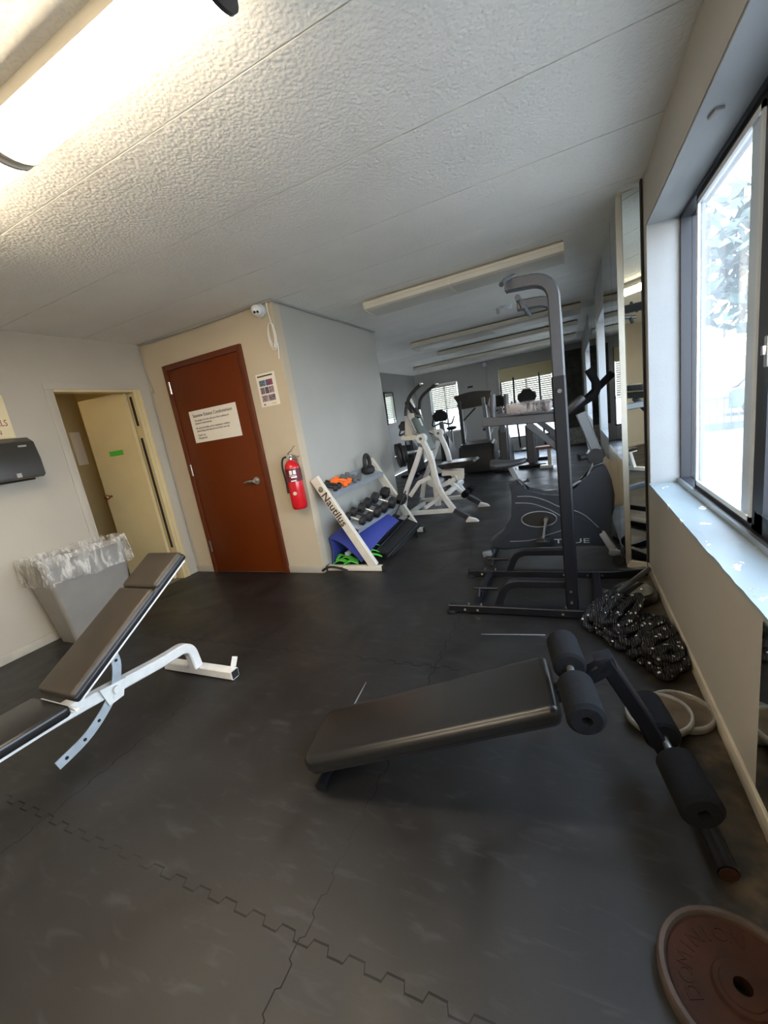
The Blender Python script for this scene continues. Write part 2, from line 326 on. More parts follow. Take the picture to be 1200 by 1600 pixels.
# rubber floor tiles with interlocking seams, scuffs and worn patches
def floor_mat():
    m = bpy.data.materials.new('rubber_floor_tiles'); m.use_nodes = True; nt = m.node_tree; nd = nt.nodes; lk = nt.links; p = nd['Principled BSDF']; p.inputs['Specular IOR Level'].default_value = .55
    tc = nd.new('ShaderNodeTexCoord'); sp = nd.new('ShaderNodeSeparateXYZ'); lk.new(tc.outputs['Object'], sp.inputs[0])
    def mth(op, a, b=None, c=None):
        n = nd.new('ShaderNodeMath'); n.operation = op
        for i, q in enumerate((a, b, c)):
            if q is None: continue
            if isinstance(q, (int, float)): n.inputs[i].default_value = q
            else: lk.new(q, n.inputs[i])
        return n.outputs[0]
    def noi(scale, detail=4, stretch=None, dist=0, rot=0):
        n = nd.new('ShaderNodeTexNoise'); n.inputs['Scale'].default_value = scale; n.inputs['Detail'].default_value = detail; n.inputs['Distortion'].default_value = dist
        if stretch:
            mp = nd.new('ShaderNodeMapping'); mp.inputs['Scale'].default_value = stretch; mp.inputs['Rotation'].default_value = (0, 0, rot)
            lk.new(tc.outputs['Object'], mp.inputs[0]); lk.new(mp.outputs[0], n.inputs['Vector'])
        else: lk.new(tc.outputs['Object'], n.inputs['Vector'])
        return n.outputs['Fac']
    wob = mth('MULTIPLY', mth('SUBTRACT', noi(6), .5), .012)
    def seam(u, v, off, per, tab=.105, amp=.010, th=.0042):
        # distance of v to the nearest seam line, offset by a rounded square wave of u
        wv = mth('MULTIPLY', mth('MINIMUM', mth('MAXIMUM', mth('MULTIPLY', mth('SINE', mth('MULTIPLY', u, 2*PI/tab)), 4.5), -1), 1), amp)
        q = mth('SUBTRACT', mth('ADD', mth('ADD', v, wv), wob), off)
        q = mth('ADD', mth('DIVIDE', q, per), .5)
        f = mth('ABSOLUTE', mth('SUBTRACT', mth('FRACT', q), .5))
        tr = mth('LESS_THAN', mth('ABSOLUTE', mth('MULTIPLY', mth('SINE', mth('MULTIPLY', u, 2*PI/tab)), 4.5)), 1.05)
        return mth('LESS_THAN', mth('MULTIPLY', f, per), mth('MULTIPLY', mth('ADD', 1, mth('MULTIPLY', tr, 2.6 if amp > .01 else .6)), th*.62))
    s = mth('MAXIMUM', seam(sp.outputs['X'], sp.outputs['Y'], .575, 1.215), seam(sp.outputs['Y'], sp.outputs['X'], -.71, 1.215, amp=.006, th=.0030))
    soft = mth('MULTIPLY', s, mth('MINIMUM', 1, mth('MAXIMUM', .12, mth('MULTIPLY', mth('SUBTRACT', noi(1.7, 5), .30), 2.6))))
    patches = nd.new('ShaderNodeValToRGB'); lk.new(noi(1.1, 7, dist=.6), patches.inputs[0])
    e = patches.color_ramp.elements; e[0].position = .33; e[0].color = (.0050, .0045, .0042, 1); e[1].position = .72; e[1].color = (.0155, .0138, .0122, 1)
    scuff = nd.new('ShaderNodeValToRGB'); lk.new(noi(8, 12, (1, 3.4, 1), .7, .6), scuff.inputs[0])
    e = scuff.color_ramp.elements; e[0].position = .56; e[0].color = (0, 0, 0, 1); e[1].position = .80; e[1].color = (1, 1, 1, 1)
    mx = nd.new('ShaderNodeMix'); mx.data_type = 'RGBA'; lk.new(mth('MULTIPLY', scuff.outputs[0], .48), mx.inputs['Factor']); lk.new(patches.outputs[0], mx.inputs['A']); mx.inputs['B'].default_value = (.050, .050, .051, 1)
    # brown dust along the window wall
    dx = mth('MINIMUM', mth('MAXIMUM', mth('MULTIPLY', mth('ADD', mth('SUBTRACT', sp.outputs['X'], .25), mth('MULTIPLY', mth('SUBTRACT', noi(7, 6), .5), .5)), 6), 0), 1)
    mxd = nd.new('ShaderNodeMix'); mxd.data_type = 'RGBA'; lk.new(mth('MULTIPLY', dx, .8), mxd.inputs['Factor']); lk.new(mx.outputs['Result'], mxd.inputs['A'])
    dc = nd.new('ShaderNodeValToRGB'); lk.new(noi(18, 8), dc.inputs[0]); e = dc.color_ramp.elements; e[0].position = .4; e[0].color = (.022, .017, .010, 1); e[1].position = .75; e[1].color = (.13, .085, .04, 1)
    lk.new(dc.outputs[0], mxd.inputs['B'])
    # small white specks
    vo = nd.new('ShaderNodeTexVoronoi'); vo.inputs['Scale'].default_value = 2.3; lk.new(tc.outputs['Object'], vo.inputs['Vector'])
    spk = mth('LESS_THAN', vo.outputs['Distance'], .008)
    mx3 = nd.new('ShaderNodeMix'); mx3.data_type = 'RGBA'; lk.new(soft, mx3.inputs['Factor']); lk.new(mxd.outputs['Result'], mx3.inputs['A']); mx3.inputs['B'].default_value = (.004, .004, .004, 1)
    mx4 = nd.new('ShaderNodeMix'); mx4.data_type = 'RGBA'; lk.new(spk, mx4.inputs['Factor']); lk.new(mx3.outputs['Result'], mx4.inputs['A']); mx4.inputs['B'].default_value = (.5, .5, .48, 1)
    lk.new(mx4.outputs['Result'], p.inputs['Base Color'])
    lk.new(mth('MULTIPLY', mth('SUBTRACT', 1, mth('MULTIPLY', soft, .9)), .55), p.inputs['Specular IOR Level'])
    ro = nd.new('ShaderNodeMapRange'); lk.new(noi(2.4, 6, dist=.8), ro.inputs['Value']); ro.inputs['From Min'].default_value = .3; ro.inputs['From Max'].default_value = .7
    ro.inputs['To Min'].default_value = .36; ro.inputs['To Max'].default_value = .58; lk.new(ro.outputs[0], p.inputs['Roughness'])
    h = mth('SUBTRACT', mth('MULTIPLY', noi(160, 3), .25), mth('MULTIPLY', soft, .8))
    bp = nd.new('ShaderNodeBump'); bp.inputs['Strength'].default_value = .22; bp.inputs['Distance'].default_value = .003; lk.new(h, bp.inputs['Height']); lk.new(bp.outputs[0], p.inputs['Normal'])
    return m
M['floor'] = floor_mat()
M['tile'] = mat('grey_lino', (.22, .22, .20), .5, noise=.1, nscale=4)

# ------------------------------------------------------------------ the room
XL, YF, XP, YB, CE = -3.83, 3.02, -2.17, 5.02, 2.39
XR, XM, YFAR, YN = .44, .32, 11.35, -2.6
EXT = .705
struct('floor', B().bb((XL-.02, YN, -.08), (EXT, YFAR+.1, 0)), M['floor'])
struct('trim_1', B().bb((-5.4, 1.6, -.08), (XL-.03, 3.3, -.002)), M['tile'])
# ceiling planks with V joints
b = B(); ys = [YN, -1.7, -1.1, -.5, .09, .69, 1.29, 1.88, 2.49, 3.06, 3.61, 4.28, 4.88, 5.5, 6.1, 6.9, 7.7, 8.5, 9.2, 9.9, 10.6, YFAR+.1]
prof = []
for i, y in enumerate(ys):
    if i in (0, len(ys)-1): prof.append((y, CE)); continue
    prof += [(y-.0035, CE), (y-.003, CE+.02), (y+.003, CE+.02), (y+.0035, CE)]
prof += [(YFAR+.1, CE+.1), (YN, CE+.1)]
b.prism([(XL-.1, y, z) for y, z in prof], (EXT-XL+.1+.2, 0, 0))
struct('ceiling', b, M['ceil'], ang=10)
# left wall with doorway
oy0, oy1, oz = 2.12, 2.86, 1.96
b = B().bb((XL-.1, YN, 0), (XL, oy0, CE)).bb((XL-.1, oy1, 0), (XL, YF+.1, CE)).bb((XL-.1, oy0, oz), (XL, oy1, CE))
struct('wall_left', b, M['wall'])
struct('baseboard_left', B().bb((XL, YN, 0), (XL+.012, oy0-.04, .07), .003), M['base'])
b = B().bb((XL-.1, oy1-.035, 0), (XL+.006, oy1-.0005, oz-.001)).bb((XL-.1, oy0+.013, oz-.022), (XL+.005, oy1-.036, oz-.001))
b.bb((XL+.0005, oy1, 0), (XL+.012, oy1+.045, oz), .003)
struct('trim_2', b, M['cream'])
b = B().bb((XL-.1, oy0+.0005, 0), (XL+.002, oy0+.012, oz-.001)).bb((XL+.0005, oy0-.055, 0), (XL+.006, oy0, oz), .002).bb((XL+.0005, oy0-.055, oz+.0005), (XL+.006, oy1+.045, oz+.05), .002)
struct('trim_8', b, M['wall'])
# little cream room behind the doorway
b = B().bb((-5.3, 1.7, -.02), (-5.2, 3.3, 2.3)).bb((-5.3, 3.1, -.02), (XL-.1, 3.2, 2.3)).bb((-5.3, 1.6, -.02), (XL-.1, 1.7, 2.3)).bb((-5.3, 1.6, 2.3), (XL-.1, 3.3, 2.36))
struct('wall_vestibule', b, M['creamwall'])
b = B().bb((-5.2, 1.7, 0), (-5.19, 3.1, .08)); struct('baseboard_vestibule', b, mat('dark_grey_base', (.10, .10, .09), .5))
t = thing('ceiling_lamp', 'round ceiling lamp inside the cream room past the left doorway', 'ceiling light', (-4.6, 2.1, 2.2))
obj('lamp_shade', B().lathe([(0, 2.20), (.10, 2.21), (.14, 2.24), (.15, 2.29)], (-4.6, 2.1, 0)), mat('warm_lamp_glass', (.9, .85, .7), .4, emis=(1, .75, .42), es=3.5), t)
obj('base', B().cyl((-4.6, 2.1, 2.285), (-4.6, 2.1, 2.30), .16), M['fixture'], t)
# front wall, partition, alcove
struct('wall_front', B().bb((XL-.1, YF, 0), (XP, YF+.1, CE)), mat('lamp_warmed_wall', (.56, .47, .34), .55, noise=.05, nscale=2.5, bump=.2, bscale=90))  # front wall's tan has the warm lamp light put into its colour
struct('wall_partition', B().bb((XP-.1, YF+.1, 0), (XP, YB, CE)), mat('grey_green_wall', (.43, .42, .375), .5, noise=.05, nscale=2.5, bump=.2, bscale=90))
struct('wall_alcove', B().bb((XL-.2, YB-.1, 0), (XP-.1, YB, CE)), M['wall_far'])
b = B().bb((XL, YF-.012, 0), (-3.56, YF, .07), .003).bb((-2.56, YF-.012, 0), (XP+.001, YF, .07), .003)
struct('baseboard_front', b, M['wall'])
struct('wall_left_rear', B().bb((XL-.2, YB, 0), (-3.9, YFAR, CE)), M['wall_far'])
# far wall with two window openings
wins = [(-3.50, -2.69, .72, 2.07), (-1.62, -.33, .33, 2.15)]
b = B().bb((-4.1, YFAR, 0), (wins[0][0], YFAR+.15, CE)).bb((wins[0][1], YFAR, 0), (wins[1][0], YFAR+.15, CE)).bb((wins[1][1], YFAR, 0), (EXT, YFAR+.15, CE))
for x0, x1, z0, z1 in wins: b.bb((x0, YFAR, 0), (x1, YFAR+.15, z0)).bb((x0, YFAR, z1), (x1, YFAR+.15, CE))
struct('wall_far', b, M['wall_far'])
b = B().bb((-4.1, YN-.15, 0), (EXT, YN, CE)); struct('wall_back', b, M['wall'])
# right wall: near part with the big window
wy0, wy1, wz0, wz1 = -.3, 3.055, .632, 2.13
b = B().bb((XR, YN, 0), (EXT, wy0, CE)).bb((XR, wy0, 0), (EXT, wy1, wz0-.015)).bb((XR, wy0, wz1), (EXT, wy1, CE)).bb((XR, wy1, 0), (EXT, 3.16, CE))
struct('wall_right', b, mat('right_wall_paint', (.38, .36, .325), .55, noise=.05, nscale=3, bump=.2, bscale=90))
b = B().bb((XR+.003, wy1-.008, wz0), (EXT, wy1+.001, wz1)).bb((XR+.003, wy0, wz1-.008), (EXT, wy1, wz1+.002))
struct('trim_3', b, M['reveal'])
# sill with flaking paint
ms = mat('flaking_sill_paint', (.66, .70, .70), .4, noise=.05, nscale=8); nd, lk, p = nodes(ms)
tc = nd.new('ShaderNodeTexCoord'); n = nd.new('ShaderNodeTexNoise'); n.inputs['Scale'].default_value = 9; n.inputs['Detail'].default_value = 5; n.inputs['Distortion'].default_value = 1.5
mp = nd.new('ShaderNodeMapping'); mp.inputs['Scale'].default_value = (1.6, .7, 1)
rr = nd.new('ShaderNodeValToRGB'); rr.color_ramp.interpolation = 'CONSTANT'; e = rr.color_ramp.elements; e[0].color = (.27, .32, .335, 1); e[1].position = .66; e[1].color = (.92, .91, .86, 1)
e2 = rr.color_ramp.elements.new(.645); e2.color = (.25, .22, .2, 1)
lk.new(tc.outputs['Object'], mp.inputs[0]); lk.new(mp.outputs[0], n.inputs['Vector']); lk.new(n.outputs['Fac'], rr.inputs[0]); lk.new(rr.outputs[0], p.inputs['Base Color'])
bp = nd.new('ShaderNodeBump'); bp.inputs['Distance'].default_value = .004; bp.inputs['Strength'].default_value = .6; lk.new(n.outputs['Fac'], bp.inputs['Height']); lk.new(bp.outputs[0], p.inputs['Normal'])
b = B(); nS = 60; random.seed(3)
edge = [(XR-.006+(random.random()-.5)*(.002 if y > 1.9 else .006), y) for y in [wy0+(wy1-wy0)*k/nS for k in range(nS+1)]]
b.prism([(x, y, wz0-.015) for x, y in edge]+[(EXT, wy1, wz0-.015), (EXT, wy0, wz0-.015)], (0, 0, .015))
struct('trim_4', b, ms)
struct('baseboard_right', B().bb((XR-.012, .2, 0), (XR, 3.12, .065), .003), M['base'])
# mirror panel under the sill beside the camera
single('wall_mirror', B().bb((XR-.006, .35, .07), (XR-.001, 1.285, .612)), M['mirror'], 'low mirror panel on the wall under the near end of the window sill', 'mirror', (XR, .8, .07))
# far part of the right wall, inner face nearer, with two more windows
r2 = [(4.42, 5.6, .80, 1.99), (7.35, 9.43, .80, 2.0)]
b = B(); y = 3.16
for y0, y1, z0, z1 in r2:
    b.bb((XM, y+(.06 if y < 3.2 else 0), 0), (EXT, y0, CE)).bb((XM, y0, 0), (EXT, y1, z0)).bb((XM, y0, z1), (EXT, y1, CE)); y = y1
b.bb((XM, y, 0), (EXT, YFAR, CE))
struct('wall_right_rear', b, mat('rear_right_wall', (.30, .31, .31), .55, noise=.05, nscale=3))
b = B()
for y0, y1, z0, z1 in r2: b.bb((XM-.004, y0, z0-.02), (EXT-.02, y1, z0)).bb((XM+.002, y1-.006, z0), (EXT-.02, y1+.001, z1)).bb((XM+.002, y0, z1-.006), (EXT-.02, y1, z1+.001))
struct('trim_5', b, mat('bright_reveal_paint', (.36, .38, .39), .5))

# windows
def sash(b, x, y0, y1, z0, z1, wd, t):
    b.bb((x, y0, z0), (x+t, y0+wd, z1)).bb((x, y1-wd, z0), (x+t, y1, z1)).bb((x, y0, z0), (x+t, y1, z0+wd)).bb((x, y0, z1-wd), (x+t, y1, z1))
wt = tag(bpy.data.objects.new('window_1', None), kind='structure'); C.objects.link(wt); wt.location = (.6, 1.4, wz0); ORG[wt.name] = V(wt.location)
b = B(); sash(b, .60, wy0, wy1, wz0, wz1, .03, .05); obj('window_frame', b, M['darkalu'], wt)
b = B().bb((.585, wy0, wz0), (.60, wy1, wz0+.028)); obj('track', b, M['steel'], wt)
b = B(); sash(b, .652, 1.90, wy1-.005, wz0+.01, wz1-.01, .022, .02); obj('outer_sash', b, M['darkalu'], wt)
b = B(); sash(b, .612, 1.93, 2.76, wz0+.028, wz1-.03, .022, .03); sm = obj('inner_sash', b, M['darkalu'], wt)
b = B(); sash(b, .606, 1.955, 2.735, wz0+.05, wz1-.05, .022, .012); obj('glazing_bead', b, M['lightalu'], sm)
b = B().bb((.615, 2.00, wz0+.06), (.63, 2.075, wz1-.06)); obj('reflection_band', b, mat('blue_white_reflection', (.50, .60, .70), .3), sm)  # blurred blue-white reflection, painted as a solid band over the glass
obj('pane', B().bb((.622, 1.96, wz0+.06), (.625, 2.73, wz1-.06)), M['glass'], wt)
b = B(); sash(b, .612, .6, 1.93, wz0+.028, wz1-.03, .075, .035); ns = obj('sliding_sash', b, M['darkalu'], wt)
obj('latch', B().bb((.600, 1.84, 1.26), (.613, 1.865, 1.36), .003).bb((.59, 1.845, 1.30), (.602, 1.86, 1.33), .002), M['steel'], ns)
obj('pane', B().bb((.628, .68, wz0+.06), (.631, 1.86, wz1-.06)), M['glass'], wt)
obj('pane', B().bb((.668, wy0+.05, wz0+.06), (.671, .62, wz1-.06)), M['glass'], wt)
obj('pane', B().bb((.672, 2.78, wz0+.06), (.675, 2.99, wz1-.06)), M['glass'], wt)
single('wall_clip', B().box((.50, 2.02, wz1-.012), (.03, .05, .012), Euler((0, 0, .2)).to_matrix(), .003), M['reveal'], 'small pale bracket under the head of the large window recess', 'bracket', (.5, 2.02, wz1))
for i, (x0, x1, z0, z1) in enumerate(wins):
    wt = tag(bpy.data.objects.new('window_%d' % (i+2), None), kind='structure'); C.objects.link(wt); wt.location = ((x0+x1)/2, YFAR+.05, z0); ORG[wt.name] = V(wt.location)
    b = B(); yy = YFAR+.05
    for a0, a1, c0, c1 in ((x0, x0+.04, z0, z1), (x1-.04, x1, z0, z1), (x0, x1, z0, z0+.04), (x0, x1, z1-.04, z1), ((x0+x1)/2-.025, (x0+x1)/2+.025, z0, z1)): b.bb((a0, yy, c0), (a1, yy+.04, c1))
    if i == 0: b.bb((x0, yy, 1.30), (x1, yy+.04, 1.33))
    obj('window_frame', b, M['darkalu'] if i else M['lightalu'], wt); obj('pane', B().bb((x0+.04, yy+.015, z0+.04), (x1-.04, yy+.018, z1-.04)), M['glass'], wt)
    b = B().bb((x0-.05, YFAR-.02, z1-.02), (x1+.05, YFAR, z1+.05)).bb((x0-.05, YFAR-.02, z0), (x0, YFAR, z1)).bb((x1, YFAR-.02, z0), (x1+.05, YFAR, z1)); obj('casing', b, M['wall_far'], wt)
for i, (y0, y1, z0, z1) in enumerate(r2):
    wt = tag(bpy.data.objects.new('window_%d' % (i+4), None), kind='structure'); C.objects.link(wt); wt.location = (.66, (y0+y1)/2, z0); ORG[wt.name] = V(wt.location)
    b = B(); sash(b, .62, y0, y1, z0, z1, .05, .05); b.bb((.62, (y0+y1)/2-.03, z0), (.67, (y0+y1)/2+.03, z1)); obj('window_frame', b, M['darkalu'], wt)
    obj('pane', B().bb((.64, y0+.05, z0+.05), (.643, y1-.05, z1-.05)), M['glass'], wt)
# blinds on the far wall
def blind(x0, x1, zt, zb, label, gap, tilt):
    t = thing('venetian_blind', label, 'blind', ((x0+x1)/2, YFAR+.02, zb))
    obj('head_rail', B().bb((x0, YFAR-.01, zt-.05), (x1, YFAR+.03, zt), .003), M['blind'], t)
    b = B(); z = zt-.06
    while z > zb: b.box(((x0+x1)/2, YFAR+.015, z), (x1-x0-.01, .05, .0025), Euler((tilt, 0, 0)).to_matrix()); z -= gap
    obj('slats', b, M['blind'], t); obj('bottom_rail', B().bb((x0, YFAR, zb-.02), (x1, YFAR+.03, zb), .003), M['blind'], t)
blind(-3.46, -2.73, 2.03, 1.32, 'cream venetian blind half lowered on the narrow far window at left', .05, 1.2)
blind(-1.58, -.37, 2.11, 1.0, 'wide cream venetian blind lowered over the far window behind the cross trainers', .05, 1.15)
obj_v = thing('roller_valance', 'yellowed fabric valance across the top of the wide far window', 'valance', (-.97, YFAR, 1.85))
obj('fabric', B().bb((-1.60, YFAR-.035, 1.80), (-.35, YFAR-.02, 2.12)), mat('yellowed_fabric', (.55, .48, .28), .8), obj_v)
# mirrors on the rear right wall
for i, (y0, y1, lb) in enumerate(((3.235, 3.62, 'first tall mirror panel on the right wall just past the window'), (3.63, 4.40, 'second tall mirror panel on the right wall beyond the window'), (5.64, 6.45, 'tall mirror panel on the right wall past the second window'), (6.46, 7.32, 'tall mirror panel on the right wall before the third window'))):
    single('wall_mirror', B().bb((XM-.008, y0, .04), (XM-.001, y1, CE-.01)), M['mirror'], lb, 'mirror', (XM, (y0+y1)/2, .04))
# mirror on the chamfered end of the thicker wall
t = thing('corner_mirror', 'narrow full height mirror facing the room on the wall corner beside the window', 'mirror', (.38, 3.17, .03))
a0, a1 = V((XM-.006, 3.215, 0)), V((XR-.006, 3.165, 0)); nn = V((-.05, -.12, 0)).normalized()*.008
obj('mirror_glass', B().prism([(a0.x, a0.y, .03), (a1.x, a1.y, .03), (a1+nn).to_tuple()[:2]+(.03,), (a0+nn).to_tuple()[:2]+(.03,)], (0, 0, CE-.05)), M['mirror'], t)
obj('edge_strip', B().bb((XM-.014, 3.19, .03), (XM+.018, 3.215, CE-.02)), mat('pale_bevelled_edge', (.6, .58, .5), .2, .6), t)
struct('trim_6', B().bb((XR-.012, 3.12, 0), (XR-.003, 3.16, CE)), M['dark'])
struct('baseboard_corner', B().prism([(a0.x, a0.y-.02, 0), (a1.x, a1.y-.02, 0), (a1.x, a1.y, 0), (a0.x, a0.y, 0)], (0, 0, .05)), M['base'])
# cable and trims along ceiling
struct('trim_7', B().tube([(XL+.02, YF-.02, CE-.012), (-3.0, YF-.02, CE-.022), (XP+.02, YF-.02, CE-.01), (XP+.02, YB, CE-.012)], .008, 8), M['wall_far'])
single('wall_cable', B().tube(crv([(XL+.012, YF-.015, CE-.03), (XL+.02, YF-.014, 2.15), (XL+.06, YF-.013, 1.93), (XL+.03, YF-.013, 1.86), (XL+.03, YF-.013, 1.0), (XL+.03, YF-.013, .05)], 5), .006, 6), M['wall_far'], 'painted grey cable running down the corner left of the red door', 'cable', (XL+.03, YF-.013, .05))

# ------------------------------------------------------------------ outside
b = B().bb((EXT+.02, -8, -.7), (60, 80, -.47)); struct('ground', b, M['ext_ground'])
b = B().bb((-30, YFAR+.3, -.7), (EXT+.02, 80, -.47)); struct('ground_rear', b, M['ext_ground'])
FY = 15.0
t = thing('iron_fence', 'dark iron railing fence with upright bars seen through the large window', 'fence', (4.5, FY, -.47))
obj('rail', B().bb((1.5, FY-.02, .42), (12, FY+.02, .47)), M['fence'], t); obj('rail', B().bb((1.5, FY-.02, -.75+.25), (12, FY+.02, -.45+.2)), M['fence'], t)
b = B()
for k in range(60): b.bb((1.6+k*.17, FY-.012, -.5), (1.63+k*.17, FY+.012, .42))
obj('bars', b, M['fence'], t)
def tree(x, y, zc, r, label, n=620):
    t = thing('tree', label, 'tree', (x, y, -.47), 'trees across the street')
    obj('trunk', B().tube([(x, y, -.47), (x+.1, y, zc*.5), (x, y, zc)], [.22, .17, .1], 8), M['bark'], t)
    b = B(); random.seed(int(x*10))
    for k in range(n):
        d = V((random.gauss(0, 1), random.gauss(0, 1), random.gauss(0, .8))).normalized()*r*random.random()**.4
        c = V((x, y, zc))+d; s = .22+random.random()*.26; a = V((random.random()-.5, random.random()-.5, random.random()-.5)).normalized(); q = a.orthogonal().normalized()
        b.quad([c-a*s, c+q*s*.5, c+a*s, c-q*s*.5])
    obj('foliage', b, M['leaf'], t)
tree(5.6, 17.5, 4.6, 2.5, 'leafy green tree nearest the fence, seen high in the window')
tree(9.3, 24, 4.9, 3.2, 'broad leafy tree further off behind the fence')
t = thing('parked_car', 'blue grey parked car beyond the railing fence', 'car', (6.6, 19.5, -.47))
obj('car_body', B().prism([(5.2, 19, -.2), (5.2, 19, .42), (5.9, 19, .48), (6.3, 19, .95), (7.7, 19, .95), (8.2, 19, .48), (8.9, 19, .4), (8.9, 19, -.2)], (0, 1.7, 0), .06), M['carpaint'], t)
for wx in (5.9, 8.2): obj('wheel', B().cyl((wx, 18.95, -.16), (wx, 19.15, -.16), .3), M['rubber'], t)
single('house', B().bb((8, 28, -.5), (12, 34, 1.5)).prism([(7.7, 27.6, 1.5), (12.3, 27.6, 1.5), (10, 27.6, 2.6)], (0, 7, 0)), M['brick'], 'pale pink house across the street behind the trees', 'house', (10, 31, -.5))

# ------------------------------------------------------------------ doors
t = tag(bpy.data.objects.new('door_1', None), kind='structure'); C.objects.link(t); t.location = (-3.06, YF, 0); ORG[t.name] = V(t.location)
b = B().bb((-3.555, YF-.03, 0), (-3.505, YF, 2.13), .003).bb((-2.61, YF-.03, 0), (-2.56, YF, 2.13), .003).bb((-3.504, YF-.0295, 2.08), (-2.611, YF, 2.13), .001)
obj('door_frame', b, M['redframe'], t)
obj('door_leaf', B().bb((-3.500, YF-.022, .012), (-2.615, YF-.001, 2.075), .002), M['red'], t)
for z0, z1 in ((1.862, 1.975), (1.05, 1.165), (.235, .36)):
    obj('hinge', B().cyl((-3.503, YF-.03, z0), (-3.503, YF-.03, z1), .009, 10).bb((-3.520, YF-.034, z0), (-3.505, YF-.028, z1)), M['chrome'], t)
h = obj('handle', B().cyl((-2.700, YF-.022, .935), (-2.700, YF-.034, .935), .034, 24).cyl((-2.700, YF-.034, .935), (-2.700, YF-.07, .935), .017, 16).tube(fillet([(-2.700, YF-.068, .935), (-2.78, YF-.07, .937), (-2.825, YF-.062, .925)], .03), [.013]*2+[.010]*7, 12), M['steel'], t)
# sign on the door
t = thing('notice_sign', 'white notice board with black text mounted on the red door', 'sign', (-3.05, YF-.03, 1.36))
obj('board', B().bb((-3.352, YF-.027, 1.365), (-2.752, YF-.0225, 1.667)), M['paper'], t)
def TM(x, y, z, rz=0): return Matrix.Translation((x, y, z)) @ Matrix.Rotation(rz, 4, 'Z') @ Matrix.Rotation(PI/2, 4, 'X')
b = B(); b.text('Seaview Estates Condominium', .044, TM(-3.31, YF-.0275, 1.605), .0005, sx=.93)
obj('heading', b, M['ink'], t)
for s_, z in (('The facility is for the sole use of the residents of', 1.565), ('Seaview Condominiums.', 1.538), ('By using the facility and its equipment, residents', 1.493), ('acknowledge that they do so at their own risk.', 1.466), ('Thank You,', 1.425), ('Management', 1.398)):
    obj('text_line', B().text(s_, .0245, TM(-3.300, YF-.0275, z), .0005, sx=.92), M['ink'], t)
# cream door standing open
hx, hy = XL-.09, oy1-.045; ex, ey = -4.42, 2.69-.02
dv = V((ex-hx, ey-hy, 0)); dv = V((-.66, -.12, 0)); L = .565; dv.normalize(); pn = V((-dv.y, dv.x, 0))
t = tag(bpy.data.objects.new('door_2', None), kind='structure'); C.objects.link(t); t.location = (hx, hy, 0); ORG[t.name] = V(t.location)
h0 = V((hx, hy, .01)); e0 = h0+dv*L
obj('door_leaf', B().prism([h0, e0, e0+pn*.036, h0+pn*.036], (0, 0, 1.94)), M['cream'], t)
side = -1 if pn.y > 0 else 1
fc = h0 + (V((0, 0, 0)) if pn.y > 0 else pn*.036)
kn = fc+dv*(L-.07)+V((0, 0, .96)); out = V((dv.y, -dv.x, 0)); out = out if out.y < 0 else -out
obj('knob', B().cyl(kn, kn+out*.04, .012).sph(kn+out*.055, .027), mat('aged_brass', (.25, .13, .06), .3, .8), t)
obj('door_closer_gap', B().bb((XL-.06, oy1-.042, .35), (XL-.035, oy1-.034, 1.5)).bb((XL-.06, oy1-.042, 1.62), (XL-.035, oy1-.034, 1.9)), M['dark'], t, label='dark slot beside the door jamb')
c0 = fc+dv*.19+V((0, 0, 1.36)); c1 = fc+dv*.36+V((0, 0, 1.36))
single('tape_strip', B().prism([c0, c1, c1+out*.002, c0+out*.002], (0, 0, .05)), M['doorgreen'], 'strip of bright green tape stuck on the open cream door', 'tape', c0)
single('paper_notice', B().bb((-5.199, 2.92, 1.34), (-5.192, 3.03, 1.72)), M['paper'], 'blank white paper on the cream wall inside the left doorway', 'paper', (-5.195, 2.95, 1.3))

# left wall: sign and towel dispenser
t = thing('wall_sign', 'yellowed card sign with maroon capital letters above the towel dispenser', 'sign', (XL, 1.55, 1.61))
b = B().bb((XL, 1.32, 1.60), (XL+.006, 1.775, 1.915), .002); obj('card', b, M['cardsign'], t)
def TL(y, z): return Matrix.Translation((XL+.0065, y, z)) @ Matrix.Rotation(PI/2, 4, 'Z') @ Matrix.Rotation(PI/2, 4, 'X')
obj('capitals', B().text('WALLS', .066, TL(1.752, 1.690), .0005, 'RIGHT', .72), M['redink'], t)
obj('top_line', B().text('STOP', .066, TL(1.698, 1.79), .0005, 'RIGHT'), M['ink'], t); obj('bottom_line', B().text('CLEAN', .045, TL(1.70, 1.628), .0005, 'RIGHT'), M['redink'], t)
t = thing('towel_dispenser', 'smoked black paper towel dispenser on the left wall under the card sign', 'towel dispenser', (XL, 1.55, 1.28))
y0, y1 = 1.36, 1.79
pr = [(0, 1.575), (.13, 1.585), (.19, 1.55), (.215, 1.42), (.215, 1.30), (.19, 1.285), (0, 1.285)]
obj('cover', B().prism([(XL+a, y0, z) for a, z in pr], (0, y1-y0, 0), .008), M['smoke'], t)
obj('back_plate', B().bb((XL, y0-.01, 1.27), (XL+.02, y1+.015, 1.40), .004), M['blk'], t)
obj('window_slot', B().box((XL+.205, 1.70, 1.52), (.006, .05, .012), Euler((0, .3, 0)).to_matrix()), mat('pale_slot', (.35, .34, .3), .3), t)
obj('key_tab', B().box((XL+.217, 1.62, 1.315), (.004, .03, .03)), mat('pale_tab', (.3, .29, .27), .4), t)

